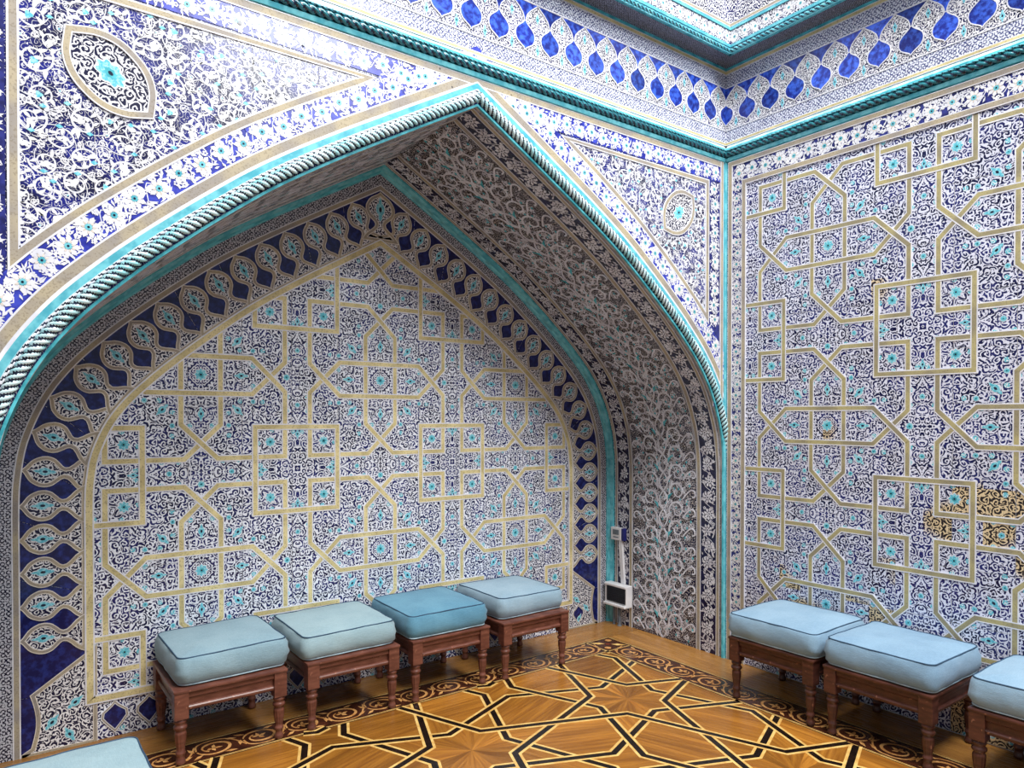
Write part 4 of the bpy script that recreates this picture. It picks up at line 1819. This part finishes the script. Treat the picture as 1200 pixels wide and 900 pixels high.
def make_leg(parent, x, y, key):
    m = MB()
    n = 40
    rings = []
    for z, r in LEGP:
        ring = []
        fl = .0018 if .062 < z < .140 else 0
        for k in range(n):
            a = 2 * PI * k / n
            rr = r - fl * (1 + math.cos(10 * a)) * .9
            ring.append((x + rr * math.cos(a), y + rr * math.sin(a), z))
        rings.append(ring)
    b = len(m.v)
    for r in rings:
        m.v += r
    ki = m.mi(key)
    for i in range(len(rings) - 1):
        for k in range(n):
            m.f.append((b + i * n + k, b + i * n + (k + 1) % n, b + (i + 1) * n + (k + 1) % n, b + (i + 1) * n + k))
            m.m.append(ki)
            m.g.append(0)
    m.f.append(tuple(b + k for k in range(n))[::-1])
    m.m.append(ki)
    m.g.append(0)
    o = m.build('leg', parent, smooth=True)
    m = MB()
    box_mb(m, x - .029, x + .029, y - .029, y + .029, .199, SH - .012, key, .003)
    m.build('leg_block', o)
    return o


def make_stool(key):
    root = empty('stool')
    e = SW / 2
    q = e - .033
    for sx, sy in ((-1, -1), (1, -1), (1, 1), (-1, 1)):
        make_leg(root, q * sx, q * sy, key)
    for k in range(4):
        a = k * PI / 2
        ca, sa = math.cos(a), math.sin(a)
        m = MB()
        # rail with a raised bead top and bottom and a sunk field
        yb = -(q + .016)
        prof = [(yb + .016, .232), (yb + .001, .232), (yb - .004, .237), (yb - .005, .246), (yb - .001, .251), (yb + .006, .254), (yb + .006, .283), (yb - .001, .286), (yb - .005, .290), (yb - .005, .312), (yb + .016, .313)]
        x0, x1 = -q + .028, q - .028
        for (ya, za), (y2, z2) in zip(prof, prof[1:] + prof[:1]):
            f = [(x0, ya, za), (x1, ya, za), (x1, y2, z2), (x0, y2, z2)]
            m.face([(x * ca - y * sa, x * sa + y * ca, z) for x, y, z in f], key)
        m.build('rail', root)
    m = MB()
    box_mb(m, -e, e, -e, e, SH - .014, SH, key, .005)
    m.build('seat_board', root)
    return root


def rounded(w, d, r, n=10):
    pts = []
    for cx, cy, a0 in ((w / 2 - r, d / 2 - r, 0), (-w / 2 + r, d / 2 - r, PI / 2), (-w / 2 + r, -d / 2 + r, PI), (w / 2 - r, -d / 2 + r, 3 * PI / 2)):
        for k in range(n):
            a = a0 + PI / 2 * k / (n - 1)
            pts.append((cx + r * math.cos(a), cy + r * math.sin(a)))
    # add points along the straight sides
    out = []
    for i, p in enumerate(pts):
        q = pts[(i + 1) % len(pts)]
        out.append(p)
        if i % n == n - 1:
            for k in range(1, 12):
                out.append((p[0] + (q[0] - p[0]) * k / 12, p[1] + (q[1] - p[1]) * k / 12))
    return out


def make_cushion(key, seed, w=.492, d=.485, hgt=.132):
    rnd = random.Random(seed)
    root_m = MB()
    ph = [rnd.random() * 6.28 for _ in range(8)]

    def wob(x, y, z):
        return (math.sin(x * 17 + ph[0] + z * 30) * .5 + math.sin(y * 19 + ph[1] - z * 26) * .5 + math.sin((x + y) * 37 + ph[2] + z * 70) * .35 + math.sin((x - y) * 53 + ph[3] + z * 40) * .25)
    prof = [(-.044, .0), (-.022, .0015), (-.009, .007), (.001, .021), (.008, .042), (.010, .062), (.008, .084), (.004, .104), (-.002, .119), (-.006, .1255)]
    tops = [(-.016, .1275), (-.040, .133), (-.08, .138), (-.12, .1415), (-.18, .143)]
    rows = []
    for off, z in prof + tops:
        rr = max(.012, .042 + off * .9) if off > -.1 else .02
        row = []
        for x, y in rounded(w + 2 * off, d + 2 * off, rr):
            k = hgt / .132
            zz = z * k
            side = .0034 if .003 < z < .12 else .0012
            g = wob(x, y, z)
            l = math.hypot(x, y)
            fold = 0
            if .002 < z < .122:   # pulled folds at the corners
                cn = min(abs(x) / (w / 2), abs(y) / (d / 2))
                fold = .0045 * max(0, cn - .66) / .34 * math.sin(z * 170 + ph[4] + x * 14 - y * 11)
            row.append((x + x / l * (g * side + fold), y + y / l * (g * side + fold), zz + (g * .0016 if z > .11 else 0) + .004 * math.sin(x * 6 + ph[5]) * (z / .132) + .003 * math.sin(y * 7 + ph[6]) * (z / .132)))
        rows.append(row)
    m = MB()
    n = len(rows[0])
    for r in rows:
        m.v += r
    ki = m.mi(key)
    for i in range(len(rows) - 1):
        for k in range(n):
            m.f.append((i * n + k, i * n + (k + 1) % n, (i + 1) * n + (k + 1) % n, (i + 1) * n + k))
            m.m.append(ki)
            m.g.append(0)
    for ring, fl in ((0, True), (len(rows) - 1, False)):
        f = tuple(ring * n + k for k in range(n))
        m.f.append(f[::-1] if fl else f)
        m.m.append(ki)
        m.g.append(0)
    o = m.build('seat_cushion', None, smooth=True)

    def tube(row, r, key, name, push):
        t = MB()
        k8 = 8
        for p in row:
            l = math.hypot(p[0], p[1])
            dx, dy = p[0] / l, p[1] / l
            for q in range(k8):
                a = 2 * PI * q / k8
                t.v.append((p[0] + dx * (push + r * math.cos(a)), p[1] + dy * (push + r * math.cos(a)), p[2] + r * math.sin(a)))
        kk = t.mi(key)
        for i in range(n):
            for q in range(k8):
                j = (i + 1) % n
                t.f.append((i * k8 + q, j * k8 + q, j * k8 + (q + 1) % k8, i * k8 + (q + 1) % k8))
                t.m.append(kk)
                t.g.append(0)
        return t.build(name, o, smooth=True)
    tube(rows[9], .0034, 'piping_dark', 'top_piping', -.001)
    tube(rows[2], .0034, 'piping_light', 'bottom_piping', .0005)
    return o


LEFT = [(-2.813, .742, 0.0), (-2.232, .740, 0.0), (-1.672, .738, 0.0), (-1.105, .716, 0.0)]
RIGHT = [(-.262, -.652, -PI / 2), (-.268, -1.190, -PI / 2), (-.262, -1.805, -PI / 2)]
BACK = (-3.545, -.375, PI / 2)
STOOLS = [
    (LEFT[0], 'mahogany', 'red-brown wooden stool at the left end of the row inside the niche'),
    (LEFT[1], 'mahogany', 'red-brown wooden stool second from the left in the niche row'),
    (LEFT[2], 'mahogany', 'red-brown wooden stool under the deepest blue cushion in the niche'),
    (LEFT[3], 'mahogany', 'red-brown wooden stool at the right end of the niche row near the heater'),
    (RIGHT[0], 'mahogany_dark', 'dark brown wooden stool by the right wall nearest the corner rod'),
    (RIGHT[1], 'mahogany_dark', 'dark brown wooden stool in the middle of the right wall row'),
    (RIGHT[2], 'mahogany_dark', 'dark brown wooden stool cut off by the right edge of the photo'),
    (BACK, 'mahogany_dark', 'wooden stool at the bottom left corner, mostly hidden below its pale cushion'),
]
CUSH = [
    ((-2.800, .757, .02), 'linen_grey', 3, (.484, .470, .136), 'grey-blue linen box cushion on the leftmost stool of the niche row'),
    ((-2.240, .760, .0), 'linen_pale', 5, (.490, .48, .126), 'pale grey-blue linen cushion on the second niche stool from the left'),
    ((-1.680, .745, .0), 'linen_deep', 8, (.486, .48, .130), 'deepest blue linen cushion of the niche row, third from the left'),
    ((-1.100, .762, .02), 'linen_soft', 11, (.480, .47, .128), 'pale blue linen cushion at the right end of the niche row near the heater'),
    ((-.262, -.652, -PI / 2), 'linen_blue2', 13, (.505, .485, .125), 'blue linen cushion against the right wall, nearest the corner rod'),
    ((-.262, -1.190, -PI / 2), 'linen_blue', 17, (.490, .485, .130), 'blue linen cushion in the middle of the right wall row'),
    ((-.255, -1.803, -PI / 2), 'linen_blue2', 19, (.490, .485, .128), 'blue linen cushion cut off by the right edge of the photo'),
    ((-3.535, -.402, PI / 2), 'linen_pale', 23, (.490, .485, .128), 'pale blue linen cushion at the bottom left corner of the photo'),
]
protos = {}
for (x, y, rz), key, label in STOOLS:
    if key not in protos:
        protos[key] = o = make_stool(key)
    else:
        o = clone(protos[key])
    o.location = (x, y, .002)
    o.rotation_euler = (0, 0, rz)
    tag(o, label, 'stool', 'turned-leg stools along the walls')
for (x, y, rz), key, seed, (w, d, hh), label in CUSH:
    o = make_cushion(key, seed, w, d, hh)
    o.location = (x, y, SH + .0035)
    o.rotation_euler = (0, 0, rz)
    tag(o, label, 'cushion', 'blue box cushions on the stools')

# ------------------------------------------------------------------ heater, controller and cable cover in the niche corner
M['plastic'] = mat_mottle('white_plastic', lin((240, 240, 242)), lin((228, 228, 232)), 8, 0.35)
M['mesh_black'] = mat_mottle('black_grille', lin((14, 16, 24)), lin((30, 34, 46)), 140, 0.5)
M['screen'] = mat_mottle('grey_screen', lin((120, 132, 140)), lin((104, 116, 126)), 20, 0.2)
M['blue_plastic'] = mat_mottle('dark_blue_plastic', lin((26, 30, 104)), lin((34, 40, 120)), 20, 0.4)
M['grey_pipe'] = mat_mottle('grey_pipe', lin((120, 128, 136)), lin((90, 98, 108)), 30, 0.4)

m = MB()
box_mb(m, -.030, .030, -.108, .108, -.078, .078, 'plastic', .006)
heater = m.build('wall_heater')
heater.location = (-.046, .872, .222)
m = MB()
box_mb(m, -.036, -.028, -.100, .084, -.050, .058, 'mesh_black', .003)
m.build('front_grille', heater)
m = MB()
for k in range(7):
    z = -.040 + .014 * k
    box_mb(m, -.0385, -.0355, -.096, .080, z - .002, z + .002, 'mesh_black', 0)
m.build('grille_bars', heater)
m = MB()
box_mb(m, -.048, -.028, -.106, .106, -.079, -.060, 'plastic', .005)
m.build('bottom_lip', heater)
m = MB()
box_mb(m, -.040, -.028, -.106, .106, .060, .077, 'plastic', .005)
m.build('top_lip', heater)
tag(heater, 'small white wall heater with a black front grille in the niche corner', 'heater')

m = MB()
box_mb(m, -.014, .014, -.052, .052, -.046, .046, 'plastic', .004)
ctl = m.build('thermostat')
ctl.location = (-.026, .905, .655)
m = MB()
box_mb(m, -.0165, -.0135, -.030, .030, -.006, .030, 'screen', .001)
m.build('screen', ctl)
m = MB()
box_mb(m, -.016, -.0135, -.026, .026, -.028, -.020, 'screen', .001)
m.build('button_row', ctl)
m = MB()
box_mb(m, -.012, .016, -.078, -.050, -.044, .044, 'blue_plastic', .003)
m.build('side_cover', ctl)
tag(ctl, 'small white thermostat with grey screen and blue side above the heater', 'thermostat')

m = MB()
a, b = Vector((-.022, .872, .612)), Vector((-.022, .845, .302))
w = .015
for s in range(1):
    pts = [(a.y - w, a.z), (b.y - w, b.z), (b.y + w, b.z), (a.y + w, a.z)]
    m.face([(-.032, y, z) for y, z in pts][::-1], 'plastic')
    m.face([(-.012, y, z) for y, z in pts], 'plastic')
    for i in range(4):
        j = (i + 1) % 4
        m.face([(-.032, *pts[i]), (-.012, *pts[i]), (-.012, *pts[j]), (-.032, *pts[j])], 'plastic')
cc = m.build('cable_cover')
tag(cc, 'slim white cable cover running down from the thermostat to the heater', 'cable cover')
for k, (y, r, h, lab) in enumerate(((.86, .011, .142, 'thin grey pipe under the heater, the one towards the room'), (.915, .008, .142, 'thin grey pipe under the heater, the one towards the back wall'))):
    m = MB()
    n = 12
    for zz0, zz1, rr in ((.001, .006, r * 1.5), (.006, h, r)):
        for q in range(n):
            a0, a1 = 2 * PI * q / n, 2 * PI * (q + 1) / n
            m.face([(rr * math.cos(a0), rr * math.sin(a0), zz0), (rr * math.cos(a1), rr * math.sin(a1), zz0), (rr * math.cos(a1), rr * math.sin(a1), zz1), (rr * math.cos(a0), rr * math.sin(a0), zz1)], 'grey_pipe')
        m.face([(rr * math.cos(2 * PI * q / n), rr * math.sin(2 * PI * q / n), zz1) for q in range(n)], 'grey_pipe')
    p = m.build('heater_pipe', smooth=True)
    p.location = (-.046, y, 0)
    tag(p, lab, 'pipe', 'grey pipes under the heater')
